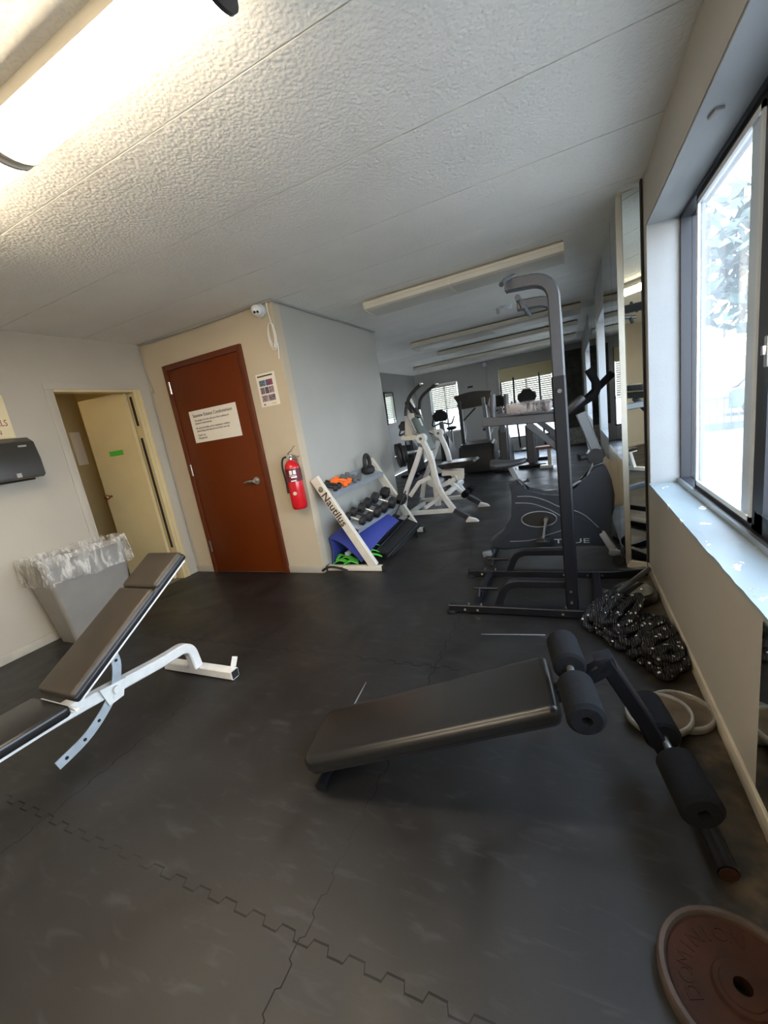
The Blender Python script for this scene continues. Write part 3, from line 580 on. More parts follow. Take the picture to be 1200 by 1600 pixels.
# poster
t = thing('fitness_poster', 'small white poster with coloured photo tiles right of the red door', 'poster', (-2.378, YF, 1.57))
obj('sheet', B().bb((-2.480, YF-.003, 1.573), (-2.276, YF-.0005, 1.849)), M['paper'], t)
cols = [(.16, .27, .33), (.10, .13, .30), (.16, .20, .22), (.12, .13, .2), (.35, .12, .12), (.45, .38, .38), (.33, .38, .40), (.4, .28, .32)]
tiles = [(-2.455, -2.39, 1.745, 1.795, 0), (-2.384, -2.31, 1.745, 1.795, 1), (-2.455, -2.41, 1.68, 1.735, 2), (-2.405, -2.365, 1.68, 1.735, 3), (-2.36, -2.31, 1.68, 1.735, 5), (-2.455, -2.39, 1.615, 1.668, 6), (-2.384, -2.31, 1.615, 1.668, 7)]
for i, (x0, x1, z0, z1, c) in enumerate(tiles): obj('picture', B().bb((x0, YF-.0036, z0), (x1, YF-.003, z1)), mat('poster_picture_%d' % i, cols[c], .6, noise=.6, nscale=60, col2=(.05+.1*(i % 3), .05, .06)), t)
obj('picture', B().bb((-2.335, YF-.0038, 1.75), (-2.315, YF-.003, 1.79)), mat('poster_red', (.4, .05, .06), .6), t)
obj('heading', B().bb((-2.465, YF-.0036, 1.822), (-2.30, YF-.003, 1.834)), mat('poster_black', (.04, .04, .03), .6), t)
obj('corner_mark', B().bb((-2.45, YF-.0036, 1.585), (-2.43, YF-.003, 1.597)), mat('poster_purple', (.12, .08, .12), .6), t)
obj('footer', B().bb((-2.36, YF-.0036, 1.588), (-2.31, YF-.003, 1.594)), mat('poster_yellow', (.6, .4, .05), .6), t)

# fire extinguisher
ex_, ey_ = -2.226, YF-.085
t = thing('fire_extinguisher', 'red fire extinguisher hanging on the wall between the red door and the corner', 'fire extinguisher', (ex_, ey_, .65))
obj('cylinder', B().lathe([(.0, .65), (.055, .652), (.066, .665), (.068, .68), (.068, 1.01), (.060, 1.045), (.040, 1.075), (.020, 1.088), (.0, 1.09)], (ex_, ey_, 0), seg=28), M['extred'], t)
obj('label_band', B().annulus([(.0683, .90), (.069, .90), (.069, 1.015), (.0683, 1.015)], (ex_, ey_, 0), seg=36), mat('dark_label', (.12, .01, .015), .35), t)
b = B()
for a0, a1, z0, z1 in ((-82, -62, .965, 1.0), (-55, -35, .965, 1.0), (-85, -35, .953, .958), (-75, -33, .935, .948), (-80, -42, .905, .915)):
    b.prism([(ex_+.0705*math.cos(math.radians(a)), ey_+.0705*math.sin(math.radians(a)), z0) for a in (a0, (a0+a1)/2, a1)]+[(ex_+.069*math.cos(math.radians(a)), ey_+.069*math.sin(math.radians(a)), z0) for a in (a1, (a0+a1)/2, a0)], (0, 0, z1-z0))
obj('label_print', b, M['label'], t)
obj('badge', B().cyl((ex_+.022, ey_-.062, .80), (ex_+.025, ey_-.069, .80), .016, 16), mat('badge_cream', (.6, .55, .4), .5), t)
obj('neck', B().cyl((ex_, ey_, 1.08), (ex_, ey_, 1.125), .014).box((ex_, ey_, 1.12), (.03, .03, .03), None, .004).cyl((ex_, ey_-.02, 1.115), (ex_, ey_-.035, 1.115), .014), M['chrome'], t)
obj('carry_handle', B().tube([(ex_-.015, ey_, 1.135), (ex_+.03, ey_, 1.135), (ex_+.095, ey_-.01, 1.11)], .008, sq=(.006, .022)), M['chrome'], t)
obj('lever', B().tube([(ex_-.02, ey_, 1.14), (ex_+.02, ey_, 1.165), (ex_+.075, ey_-.01, 1.205)], .008, sq=(.006, .02)), M['chrome'], t)
obj('hose', B().tube(crv([(ex_-.01, ey_, 1.115), (ex_-.06, ey_-.02, 1.11), (ex_-.088, ey_-.02, 1.04), (ex_-.082, ey_-.02, .93), (ex_-.078, ey_-.02, .87)]), .0085, 10), M['rubber'], t)
obj('nozzle', B().cyl((ex_-.078, ey_-.02, .87), (ex_-.076, ey_-.02, .80), .011, 14, .014), M['blk'], t)
obj('bracket', B().bb((ex_-.02, YF-.02, .8), (ex_+.02, YF, 1.12)), M['steel'], t)

# camera and its cable at the wall corner
t = thing('security_camera', 'white ball security camera under the ceiling near the wall corner', 'security camera', (-2.28, YF, 2.3))
cc = V((-2.285, YF-.055, 2.325))
obj('mount', B().cyl((-2.275, YF-.002, 2.325), (-2.275, YF-.03, 2.325), .052, 24), M['lightalu'], t)
obj('ball', B().sph(cc, .045, seg=24), mat('camera_white', (.8, .8, .78), .3), t)
d = (V((0, 0, CAMH))-cc).normalized(); d = (d+V((-.15, 0, -.2))).normalized()
b = B()
for s_ in (-1, 1): q = cc+d*.043+V((0, 0, 1)).cross(d)*.014*s_; b.cyl(q, q+d*.004, .010, 14)
obj('lens', b, M['blk'], t)
b = B(); x0 = -2.205
b.tube(crv([(-2.20, YF-.02, 2.375), (x0, YF-.015, 2.30), (x0+.02, YF-.03, 2.22), (x0+.02, YF-.02, 2.1), (x0, YF-.02, 2.02), (x0+.03, YF-.015, 2.06), (x0+.035, YF-.02, 2.0), (x0+.015, YF-.01, 1.93)]), .0045, 8)
for k in range(3):
    r1, r2_ = .028+.006*k, .085+.01*k; b.tube([(x0-.0+.004*k+r1*math.cos(a), YF-.02-.006*k, 2.13-.012*k+r2_*math.sin(a)) for a in [2*PI*j/28 for j in range(28)]], .0035, 6, closed=True)
b.tube([(x0+.03, YF-.02, 2.13), (x0+.03, YF-.03, 2.20)], .009, 8)
single('coiled_cable', b, mat('white_cable', (.75, .74, .7), .4), 'loops of white cable hanging at the wall corner below the security camera', 'cable', (x0, YF-.02, 1.93))

# ------------------------------------------------------------------ light fixtures
def ceiling_light(x0, x1, y0, y1, lit, label, zb=2.275, joints=(), dark_end=False):
    ex = .7 if lit else .3
    t = thing('ceiling_light', label, 'ceiling light', ((x0+x1)/2, (y0+y1)/2, zb), 'fluorescent ceiling lights')
    ym = (y0+y1)/2; hw = (y1-y0)/2
    obj('housing', B().prism([(x0, ym-hw*.75, CE), (x0, ym-hw, zb+.075), (x0, ym-hw, zb+.055), (x0, ym+hw, zb+.055), (x0, ym+hw, zb+.075), (x0, ym+hw*.75, CE)], (x1-x0, 0, 0)), M['fixture'], t)
    pr = [(x0+.01, ym+hw*.97*math.cos(a), zb+.056-.056*(abs(math.sin(a))**ex)) for a in [PI+PI*k/14 for k in range(15)]]
    obj('diffuser', B().prism(pr, (x1-x0-.02, 0, 0)), M['diff_on'] if lit else M['diff_off'], t)
    for xx in [x0, x1-.012]+list(joints):
        pe = [(xx, ym+hw*1.02*math.cos(a), zb+.057-.062*(abs(math.sin(a))**ex)) for a in [PI+PI*k/14 for k in range(15)]]
        obj('end_cap' if xx in (x0, x1-.012) else 'joint_strap', B().prism([(xx, ym+hw*1.0, zb+.08)][:0]+pe, (.012 if xx in (x0, x1-.012) else .02, 0, 0)), M['fixture'] if xx != x1-.012 or not dark_end else M['darkalu'], t)
    return t
ceiling_light(-1.575, -.68, .90, 1.055, True, 'lit fluorescent wraparound light on the ceiling nearest the camera', dark_end=True)
ceiling_light(-2.50, -1.60, .90, 1.055, True, 'lit fluorescent light in line with the nearest one, at the left picture edge')
ceiling_light(-1.67, .02, 3.72, 4.07, False, 'unlit long fluorescent light above the white rack and tower', zb=2.29, joints=(-.87,))
ceiling_light(-2.15, .19, 6.30, 6.78, False, 'unlit ceiling light, second beyond the pull-up tower', zb=2.29, joints=(-.96,))
ceiling_light(-2.15, .18, 7.75, 8.30, False, 'unlit ceiling light, third beyond the pull-up tower', zb=2.29, joints=(-.96,))
ceiling_light(-3.2, .18, 9.35, 9.80, False, 'unlit ceiling light nearest the far wall', zb=2.29, joints=(-1.93, -.9))
for y_, lb in ((-.75, 'lit fluorescent light behind the camera'), (-1.75, 'lit fluorescent light by the back wall')):
    ceiling_light(-2.2, -.6, y_, y_+.16, True, lb)
p_ = PZ(792, 480, CE-.02)
t = thing('smoke_detector', 'small round white smoke detector on the ceiling beyond the first unlit light', 'smoke detector', (p_.x, p_.y, CE-.04))
obj('body', B().lathe([(.0, CE-.045), (.05, CE-.043), (.062, CE-.03), (.065, CE)], (p_.x, p_.y, 0), seg=24), M['lightalu'], t)
obj('sprinkler_head', B().cyl((p_.x-.12, p_.y+.1, CE), (p_.x-.12, p_.y+.1, CE-.05), .02, 12), M['steel'], t)

# ------------------------------------------------------------------ adjustable bench at left
bx = -2.075
t = thing('adjustable_bench', 'white framed adjustable weight bench with worn black back pad raised', 'weight bench', (bx, 1.2, 0))
obj('foot_tube', B().tube([(-2.36, 1.475, .032), (-1.80, 1.475, .032)], 1, sq=(.055, .055), up=(0, 0, 1)), M['white'], t)
obj('tube_end', B().bb((-1.80, 1.452, .010), (-1.797, 1.498, .054)), M['dark'], t, label='dark open tube end')
obj('foot_bracket', B().tube([(-1.835, 1.505, .055), (-1.82, 1.52, .11)], 1, sq=(.03, .006)).cyl((-1.822, 1.515, .095), (-1.818, 1.525, .098), .006, 8), M['white'], t)
sp = fillet([(bx, 1.455, .06), (bx, 1.44, .215), (bx, 1.28, .215), (bx, .80, .262), (bx, .20, .30)], .12, 8)
obj('spine', B().tube(sp, 1, sq=(.055, .055), up=(1, 0, 0)), M['white'], t)
obj('rear_foot', B().tube([(bx, .22, .30), (bx, .12, .03)], 1, sq=(.055, .055), up=(1, 0, 0)).tube([(-2.36, .12, .03), (-1.8, .12, .03)], 1, sq=(.055, .055)), M['white'], t)
# seat pad
ra = Euler((-.02, 0, 0)).to_matrix()
obj('seat_pad', B().box((bx+.03, .50, .345), (.27, .52, .05), ra, .018, 3), M['vinyl'], t)
obj('seat_rail', B().box((bx+.03, .50, .312), (.22, .54, .016), ra), M['white'], t)
# back pad, two cushions on one board
p0 = V((bx+.035, .79, .352)); p1 = V((bx+.035, 1.455, .745)); dd = (p1-p0); Lb = dd.length; an = math.atan2(dd.z, dd.y); rb = Euler((an, 0, 0)).to_matrix(); nb = V((0, -math.sin(an), math.cos(an))); du = dd.normalized()
m1 = p0+du*Lb*.70
for k, (a, c) in enumerate(((p0, m1), (m1+du*.004, p1))):
    mid = (a+c)/2+nb*.026; ln = (c-a).length
    bp_ = obj('back_pad' if k == 0 else 'head_pad', B().box(mid, (.262, ln, .048), rb, .020, 4), M['vinylworn'], t)
obj('pad_side', B().box((p0+p1)/2+nb*.012, (.266, Lb+.004, .034), rb, .012, 3), M['vinylside'], t)
obj('pad_board', B().box((p0+p1)/2-nb*.008, (.20, Lb-.02, .010), rb).box((p0+p1)/2-nb*.004+V((.124, 0, 0)), (.008, Lb-.04, .014), rb), M['white'], t)
obj('hinge_plate', B().box((bx+.045, .80, .30), (.075, .10, .045), ra, .004).cyl((bx-.1, .775, .33), (bx+.17, .775, .33), .008, 10), M['white'], t)
obj('pivot_plate', B().prism([(bx+.036, .95, .19), (bx+.036, 1.02, .195), (bx+.036, 1.05, .27), (bx+.036, .93, .285)], (.006, 0, 0)).cyl((bx+.034, .995, .25), (bx+.06, .995, .25), .018, 14).cyl((bx+.034, .985, .215), (bx+.046, .985, .215), .012, 12), M['white'], t)
arc = []
A0 = V((bx+.030, .70, .085)); A1 = V((bx+.030, .93, .185)); A2 = V((bx+.030, 1.035, .42))
path = crv([A0, V((bx+.030, .845, .125)), V((bx+.030, .98, .225)), V((bx+.030, 1.035, .34)), A2], 6)
obj('adjuster_arc', B().tube(path, 1, sq=(.006, .042), up=(1, 0, 0)), M['holed'], t)
for k in (2, 5, 8, 11, 14, 20): obj('adjustment_hole', B().cyl(path[k]+V((.0025, 0, 0)), path[k]+V((.0045, 0, 0)), .0075, 12), M['dark'], t)

# ------------------------------------------------------------------ decline bench in the centre
t = thing('decline_bench', 'black decline sit-up bench with foam rollers in the middle of the floor', 'sit-up bench', (-.4, 1.2, 0))
lo = V((-.985, 1.09, .128)); hi = V((-.10, 1.245, .395)); ax_ = (hi-lo).normalized(); wv = V((-ax_.y, ax_.x, 0)).normalized(); nb = ax_.cross(wv).normalized()
rm = Matrix((ax_, wv, nb)).transposed(); Ld = (hi-lo).length
b = B()
# pad with rounded low end
hw = .145
def outl(d):
    o_ = []
    for cx_, cy_, r_, a0 in ((Ld-.03, hw-.03, .03, 0), (.055, hw-.055, .055, PI/2), (.055, -hw+.055, .055, PI), (Ld-.03, -hw+.03, .03, 3*PI/2)):
        for k in range(8): a = a0+PI/2*k/7; o_.append((cx_+(r_-d)*math.cos(a), cy_+(r_-d)*math.sin(a)))
    return o_
prf = outl(0)
b.loft([[b.bm.verts.new(lo+ax_*u+wv*v_+nb*(z-.045)) for u, v_ in outl(d)] for d, z in ((.004, 0), (0, .006), (0, .026), (.003, .036), (.010, .0445), (.020, .0485), (.0295, .050))])
obj('back_pad', b, M['vinyl'], t)
obj('pad_board', B().prism([lo+ax_*(u*.99+.004)+wv*v_*.97-nb*.055 for u, v_ in prf], nb*.011), M['vinylside'], t)
corner = V((.065, 1.262, .455))
obj('spine', B().tube([lo+ax_*.1-nb*.085, hi-ax_*.06-nb*.075, hi+ax_*.0-nb*.055+V((0, 0, .0)), corner], 1, sq=(.045, .045), up=(0, 1, 0)), M['pcblack'], t)
foot = V((.268, 1.285, .05))
obj('front_leg', B().tube([corner+V((-.012, 0, .02)), foot], 1, sq=(.048, .045), up=(0, 1, 0)), M['pcblack'], t)
obj('corner_cap', B().box(corner+V((-.010, 0, .010)), (.052, .047, .047), rm, .002), M['pcblack'], t)
obj('floor_bar', B().tube([(.255, 1.50, .028), (.305, 1.035, .028)], .026, 20), M['pcblack'], t)
obj('bar_end', B().cyl((.3053, 1.033, .028), (.3055, 1.0315, .028), .022, 20), M['rust'], t, label='rusty open end of the floor bar')
obj('rear_foot', B().tube([(-.90, .97, .025), (-.94, 1.22, .025)], .02, 14).tube([(-.92, 1.095, .03), lo+ax_*.12-nb*.08], 1, sq=(.04, .04), up=(0, 1, 0)), M['pcblack'], t)
def rollers(c, half, inner, ln, r, nm):
    obj('roller_bar', B().cyl(c-wv*(half), c+wv*(half), .011, 14), M['steel'], t)
    for s_ in (-1, 1):
        a = c+wv*s_*inner; e_ = c+wv*s_*(inner+ln); d_ = (e_-a).normalized()
        obj('foam_roller', B().lathe([(.012, 0), (r-.008, 0), (r, .008), (r, ln-.010), (r-.01, ln), (.014, ln), (.012, ln-.02)], a, d_, 28), M['foam'], t)
rollers(V((-.035, 1.165, .47)), .170, .035, .155, .048, 'upper')
rollers(V((.215, 1.235, .205)), .19, .04, .17, .052, 'lower')

# ------------------------------------------------------------------ weight plates
def plate(c, r, n, th, hole, m_disc, m_rim, label, name='weight_plate', group=None, txt=None):
    t = thing(name, label, 'weight plate', c, group); n = V(n).normalized()
    obj('disc', B().annulus([(hole, -th*.35), (hole, th*.42), (r*.33, th*.42), (r*.36, th*.15), (r*.86, th*.12), (r*.90, th*.3), (r*.9, -th*.35)], c, n), m_disc, t)
    obj('rim', B().annulus([(r*.88, -th*.5), (r*.885, th*.35), (r*.91, th*.5), (r*.97, th*.5), (r, th*.3), (r, -th*.35), (r*.98, -th*.5)], c, n), m_rim, t)
    obj('hub', B().annulus([(hole, -th*.5), (hole, th*.5), (r*.26, th*.5), (r*.30, th*.2), (r*.30, -th*.5)], c, n), m_rim if not txt else m_disc, t)
    if txt:
        x = (V((1, 0, 0))-n*n.x).normalized(); y = n.cross(x); b = B(); nT = len(txt)
        for i, ch in enumerate(txt):
            a = math.radians(200-i*17); o = V(c)+(x*math.cos(a)+y*math.sin(a))*r*.56+n*th*.13
            rd = x*math.cos(a)+y*math.sin(a); tg = rd.cross(n)
            Mt = Matrix((tg, rd, n)).transposed().to_4x4(); Mt.translation = o
            b.text(ch, r*.27, Mt, .0022, 'CENTER')
        obj('raised_letters', b, m_disc, t)
    return t
plate((.325, 1.665, .016), .112, (0, 0, 1), .028, .016, M['iron'], M['ironrim'], 'pale grey iron plate flat on the floor against the baseboard')
plate((.245, 1.60, .040), .112, (-.10, -.03, 1), .026, .014, M['iron'], M['ironrim'], 'pale grey iron plate tilted on top of its twin by the bench leg')
plate((.262, .79, .020), .150, (0, 0, 1), .036, .0165, M['rust'], M['rustrim'], 'large rusty brown iron plate on the floor at the lower right', txt='DOMINION')

# ------------------------------------------------------------------ battle rope pile
mr_ = mat('black_rope_white_fleck', (.008, .008, .009), .5); nd, lk, p = nodes(mr_)
tc = nd.new('ShaderNodeTexCoord'); vo = nd.new('ShaderNodeTexVoronoi'); vo.inputs['Scale'].default_value = 30; lk.new(tc.outputs['Object'], vo.inputs['Vector'])
rr = nd.new('ShaderNodeValToRGB'); rr.color_ramp.interpolation = 'CONSTANT'; e = rr.color_ramp.elements; e[0].color = (.7, .7, .68, 1); e[1].position = .21; e[1].color = (.008, .008, .009, 1)
lk.new(vo.outputs['Distance'], rr.inputs[0]); lk.new(rr.outputs[0], p.inputs['Base Color'])
wv_ = nd.new('ShaderNodeTexWave'); wv_.inputs['Scale'].default_value = 30; wv_.inputs['Distortion'].default_value = 4; lk.new(tc.outputs['Object'], wv_.inputs['Vector'])
bp = nd.new('ShaderNodeBump'); bp.inputs['Distance'].default_value = .008; lk.new(wv_.outputs['Fac'], bp.inputs['Height']); lk.new(bp.outputs[0], p.inputs['Normal'])
random.seed(11); pts = []
# boundary of the heap: left side line and right side line from far end to near end
def heap(u):
    far = [(-.0, 2.30), (.10, 2.17), (.19, 2.05), (.25, 1.95), (.34, 1.86)]; wal = [(.12, 2.47), (.28, 2.45), (.405, 2.30), (.405, 2.10), (.405, 1.93)]
    k = min(3.999, u*4); i = int(k); f = k-i
    A = V(far[i]).lerp(V(far[i+1]), f); Bq = V(wal[i]).lerp(V(wal[i+1]), f); return A, Bq
for layer in range(3):
    nz = 17-3*layer
    for k in range(nz):
        u = (k+.5*layer)/(nz+.5*layer); u = u if layer % 2 == 0 else 1-u
        A, Bq = heap(min(max(u, 0), 1)); mgn = .04+.05*layer
        for s_ in ((0+mgn, .5, 1-mgn) if k % 2 == 0 else (1-mgn, .5, 0+mgn)):
            q = A.lerp(Bq, s_); pts.append(V((q.x+random.uniform(-.014, .014), q.y+random.uniform(-.022, .022), .020+.027*layer+random.uniform(-.002, .012))))
pts = [V((min(q.x, .415), q.y, q.z+(.058 if q.y > 2.33 and q.x < .30 else 0))) for q in pts]
rp = crv(pts, 5)
# three-strand rope section that twists along its path
b = B(); rings = []; cu = V((0, 0, 1)); tw = 0
for i, q in enumerate(rp):
    tg = (rp[min(i+1, len(rp)-1)]-rp[max(i-1, 0)]).normalized(); tw += .55
    rings.append(b.ring(q, tg, cu, [((.0155+.0035*abs(math.cos(1.5*(a+tw))))*math.cos(a), (.0155+.0035*abs(math.cos(1.5*(a+tw))))*math.sin(a)) for a in [2*PI*k/10 for k in range(10)]]))
    cu = cu-tg*cu.dot(tg); cu = cu if cu.length > .1 else tg.orthogonal()
b.loft(rings)
single('battle_rope', b, mr_, 'heap of thick black rope with white flecks piled against the window wall', 'rope', (.25, 2.1, 0))
t = thing('loose_cushion', 'black rounded cushion pad on the floor behind the rope heap', 'cushion', (.30, 2.66, 0))
obj('pad', B().prism([(.30+.115*math.cos(a)*(1.1 if math.cos(a) < 0 else 1), 2.68+.13*math.sin(a), .004) for a in [2*PI*k/28 for k in range(28)]], (0, 0, .065), .02, 3), M['vinyl'], t)
obj('strap', B().box((.14, 2.68, .03), (.08, .12, .02), Euler((0, .3, .3)).to_matrix(), .006), M['vinylside'], t)
obj('bolt', B().cyl((.24, 2.72, .069), (.24, 2.72, .074), .007, 10), M['chrome'], t); obj('bolt', B().cyl((.33, 2.66, .069), (.33, 2.66, .074), .007, 10), M['chrome'], t)
single('loose_tube', B().tube([(.165, 2.50, .095), (.405, 2.915, .10)], .016, 16), M['pcgrey'], 'short grey steel tube lying across the black cushion by the tower base', 'tube', (.28, 2.7, .08))

def scuff(p, q, wd, lb):
    p = V(p); q = V(q); d = (q-p).normalized(); n_ = V((-d.y, d.x, 0))*wd/2; z = V((0, 0, .0004))
    single('scuff_mark', B().prism([p-n_*.4, q-n_, q+n_, p+n_*.4], (0, 0, .0004)), mat('chalky_scuff', (.16, .16, .165), .7), lb, 'scuff mark', p)
pa, pb = PZ(572, 1066, 0), PZ(552, 1104, 0); scuff(pa, pb, .008, 'short pale scratch on the floor mat behind the sit-up bench')
pa, pb = PZ(752, 991, 0), PZ(852, 992, 0); scuff(pa, pb, .012, 'long pale scratch on the floor mat in front of the tower base')
# ------------------------------------------------------------------ pull-up and dip tower
t = thing('power_tower', 'tall black pull-up and dip tower with curved top arms', 'pull-up tower', (-.05, 2.7, 0))
G, K = M['pcgrey'], M['pcblack']
YA, YC = 2.425, 2.975
for y, x1, nm in ((2.40, .26, 0), (2.985, .41, 1)):
    obj('base_rail', B().tube([(-.785, y, .033), (x1, y, .033)] if not nm else fillet([(-.78, y, .033), (.2, y, .033), (x1, y+.06, .033)], .12), 1, sq=(.05, .05), up=(0, 0, 1)), K, t)
    obj('rubber_cap', B().cyl((-.775, y, .004), (-.775, y, .020), .035, 16).box((-.79, y, .033), (.012, .054, .054), None, .004), M['rubber'], t)
    for bx_ in (-.68, -.60, -.10, .05, .14):
        obj('bolt', B().cyl((bx_, y-.026, .033), (bx_, y-.031, .033), .008, 10), M['chrome'], t)
        obj('bolt', B().cyl((bx_+.02, y, .058), (bx_+.02, y, .068), .007, 10), M['chrome'], t)
for x in (-.62, .10): obj('cross_bar', B().tube([(x, 2.42, .03), (x-.0, 2.965, .03)], 1, sq=(.045, .05), up=(0, 0, 1)), K, t)
for y in (YA, YC):
    obj('upright', B().tube([(-.047, y, .03), (-.047, y, 1.37)], 1, sq=(.068, .068), up=(1, 0, 0)), K, t)
    obj('upper_post', B().tube(fillet([(-.045, y, 1.36), (-.045, y, 1.845), (-.265, y, 1.862)], .19, 12), 1, sq=(.060, .060), up=(0, 1, 0)), G, t)
    obj('arm_cap', B().box((-.267, y, 1.862), (.012, .062, .062), None, .004), M['blk'], t)
    obj('adjuster_knob', B().cyl((-.045, y-.034, 1.295), (-.045, y-.05, 1.295), .011, 14), M['greyvinyl'], t)
    for z in (.10, .17): obj('bolt', B().cyl((-.05, y-.034, z), (-.05, y-.039, z), .008, 10), M['chrome'], t)
    obj('dip_arm', B().tube([(-.08, y, 1.165), (-.455, y, 1.190)], 1, sq=(.050, .045), up=(0, 0, 1)), G, t)
    obj('dip_handle', B().tube([(-.395, y, 1.20), (-.388, y, 1.335)], .016, 14), G, t)
    obj('diagonal_brace', B().tube([(-.215, y, 1.148), (-.07, y, 1.00)], 1, sq=(.04, .035), up=(0, 1, 0)), G, t)
    obj('foot_brace', B().tube(fillet([(-.475, y+.01, .05), (-.415, y+.01, .198), (-.08, y+.01, .198)], .13, 8), 1, sq=(.045, .045), up=(0, 1, 0)), K, t)
    obj('step_rod', B().tube([(-.66, y+.15, .09), (-.50, y+.15, .09)], .011, 10).tube([(-.62, y+.15, .09), (-.62, y+.10, .05)], .01, 8), K, t)
    obj('arm_pad', B().box((-.20, y, 1.235), (.22, .11, .05), Euler((0, .06, 0)).to_matrix(), .016, 3), M['vinyl'], t)
    obj('pad_wrap', B().box((-.20, y, 1.236), (.235, .122, .062), Euler((0, .06, 0)).to_matrix(), .014, 3), M['padfilm'], t)
obj('pull_up_bar', B().tube([(-.215, YA-.03, 1.79), (-.205, YC+.03, 1.80)], .014, 14).tube([(-.21, YA+.03, 1.79), (-.195, YA+.03, 1.74)], .013, 12), G, t)
obj('wide_grip', B().tube([(-.225, YA, 1.90), (-.262, YA-.07, 1.875), (-.275, YA-.13, 1.845)], .012, 12), G, t)
obj('back_bar', B().tube([(-.047, YA, 1.10), (-.047, YC, 1.10)], 1, sq=(.05, .05), up=(0, 0, 1)).tube([(-.047, YA, .45), (-.047, YC, .45)], 1, sq=(.04, .04), up=(0, 0, 1)), G, t)

# ------------------------------------------------------------------ exercise bike
t = thing('exercise_bike', 'dark grey upright exercise bike standing behind the pull-up tower', 'exercise bike', (-.15, 3.45, 0))
yb = 3.37
ol = [(794, 757), (808, 750), (823, 770), (850, 773), (874, 778), (897, 760), (915, 751), (927, 728), (943, 722), (950, 735), (956, 750), (961, 774), (960, 795), (951, 820), (955, 838), (962, 855), (908, 853), (830, 856), (790, 860), (768, 858), (766, 846), (785, 832), (797, 820), (802, 808), (803, 786)]
pl = [PY(x, y, yb) for x, y in ol]
obj('shell', B().prism(pl, (0, .15, 0), .018, 3), M['bikegrey'], t)
lower = [(806, 790), (840, 792), (868, 802), (905, 808), (938, 826), (952, 850), (905, 850), (830, 853), (790, 856), (778, 850), (800, 826), (808, 808)]
obj('lower_panel', B().prism([PY(x, y, yb-.004)+V((0, 0, 0)) for x, y in lower], (0, .006, 0)), mat('lower_shell_blue_grey', (.020, .025, .033), .42), t)
for path in ([(808, 776), (830, 776), (852, 782), (872, 791), (895, 797), (915, 806), (935, 824)], [(805, 786), (830, 787), (855, 795), (876, 806)], [(797, 846), (830, 844), (855, 836), (880, 828)]):
    obj('trim_line', B().tube(crv([PY(x, y, yb-.003) for x, y in path], 4), .004, 6), M['bikesilver'], t)
c = PY(842, 811, yb); cx, cz = c.x, c.z
a_ = PY(870, 811, yb); b_ = PY(842, 823, yb); rx = abs(a_.x-cx); rz = abs(b_.z-cz)
obj('crank_recess', B().prism([(cx+rx*math.cos(a), yb-.006, cz+rz*math.sin(a)) for a in [2*PI*k/28 for k in range(28)]], (0, .004, 0)), M['dark'], t)
obj('recess_rim', B().tube([(cx+rx*math.cos(a), yb-.007, cz+rz*math.sin(a)) for a in [2*PI*k/28 for k in range(28)]], .004, 6, closed=True), M['bikesilver'], t)
ck = PY(853, 811, yb-.02)
obj('crank', B().cyl(ck+V((0, .02, 0)), ck-V((0, .03, 0)), .016, 14).tube([ck-V((0, .02, 0)), PY(849, 842, yb-.05)], .011, 10), M['steel'], t)
pd = PY(848, 845, yb-.09); obj('pedal', B().box(pd, (.10, .09, .025), None, .006), M['blk'], t)
pd2 = PY(861, 768, yb+.2); obj('pedal', B().box(pd2, (.10, .08, .02), None, .006).tube([pd2, V((ck.x, pd2.y, ck.z))], .011, 8), M['blk'], t)
Mt = Matrix.Translation((PY(866, 849, yb-.008))) @ Matrix.Rotation(PI/2, 4, 'X')
obj('lettering', B().text('TRUE', .052, Mt, .001, sx=2.05), mat('silver_letter', (.45, .46, .47), .4), t)
for px, py, nm, xx in ((765, 872, 'rear', None), (972, 872, 'front', None)):
    q = PZ(px, py, .03); q.x = min(q.x, .262); obj('stabiliser', B().tube([(q.x, 3.25, .035), (q.x, 3.68, .035)], .034, 18), M['pcblack'], t)
    obj('stabiliser_cap', B().cyl((q.x, 3.235, .035), (q.x, 3.262, .035), .037, 18), M['rubber'], t)
    obj('foot_cover', B().box((q.x+(-.005 if nm == 'rear' else -.02), 3.27, .085), (.075, .04, .045), Euler((0, .2 if nm == 'front' else -.2, 0)).to_matrix(), .008), M['bikesilver'], t)
obj('front_strut', B().tube([PY(938, 828, yb+.03), PY(952, 850, yb-.02), V((.255, 3.34, .05))], 1, sq=(.05, .05), up=(0, 1, 0)), M['bikesilver'], t)
obj('transport_wheel', B().cyl((.262, 3.62, .05), (.262, 3.65, .05), .045, 20), M['rubber'], t)
obj('seat_post', B().tube([PY(812, 756, yb+.08), PY(797, 728, yb+.08)], 1, sq=(.055, .04), up=(0, 1, 0)), M['bikesilver'], t)
s0 = PY(768, 726, yb+.08); s1 = PY(822, 719, yb+.08)
b = B(); rings = []
for k in range(13):
    u = k/12; c = s0.lerp(s1, u); wd = .11*(1-u)**.7+.022 if u > .1 else .085+.25*u; hh = .042*(1-.5*u)
    rings.append(b.ring(c+V((0, 0, .012*math.sin(PI*u)*-1)), V((1, 0, 0)), V((0, 1, 0)), [(wd*math.cos(a), hh*math.sin(a)) for a in [2*PI*j/16 for j in range(16)]]))
b.loft(rings); obj('seat', b, mat('dark_grey_saddle', (.045, .046, .05), .45), t)
q = PY(817, 754, yb+.03); obj('seat_pin', B().cyl(q, q+V((.03, 0, .012)), .008, 10).sph(q+V((.04, 0, .016)), .016).tube([q+V((-.03, 0, .03)), q, q+V((.01, 0, -.04))], .008, 8), M['blk'], t)
obj('neck', B().tube([PY(935, 712, yb+.08), PY(907, 645, yb+.08)], 1, sq=(.10, .07), up=(0, 1, 0)), M['bikesilver'], t)
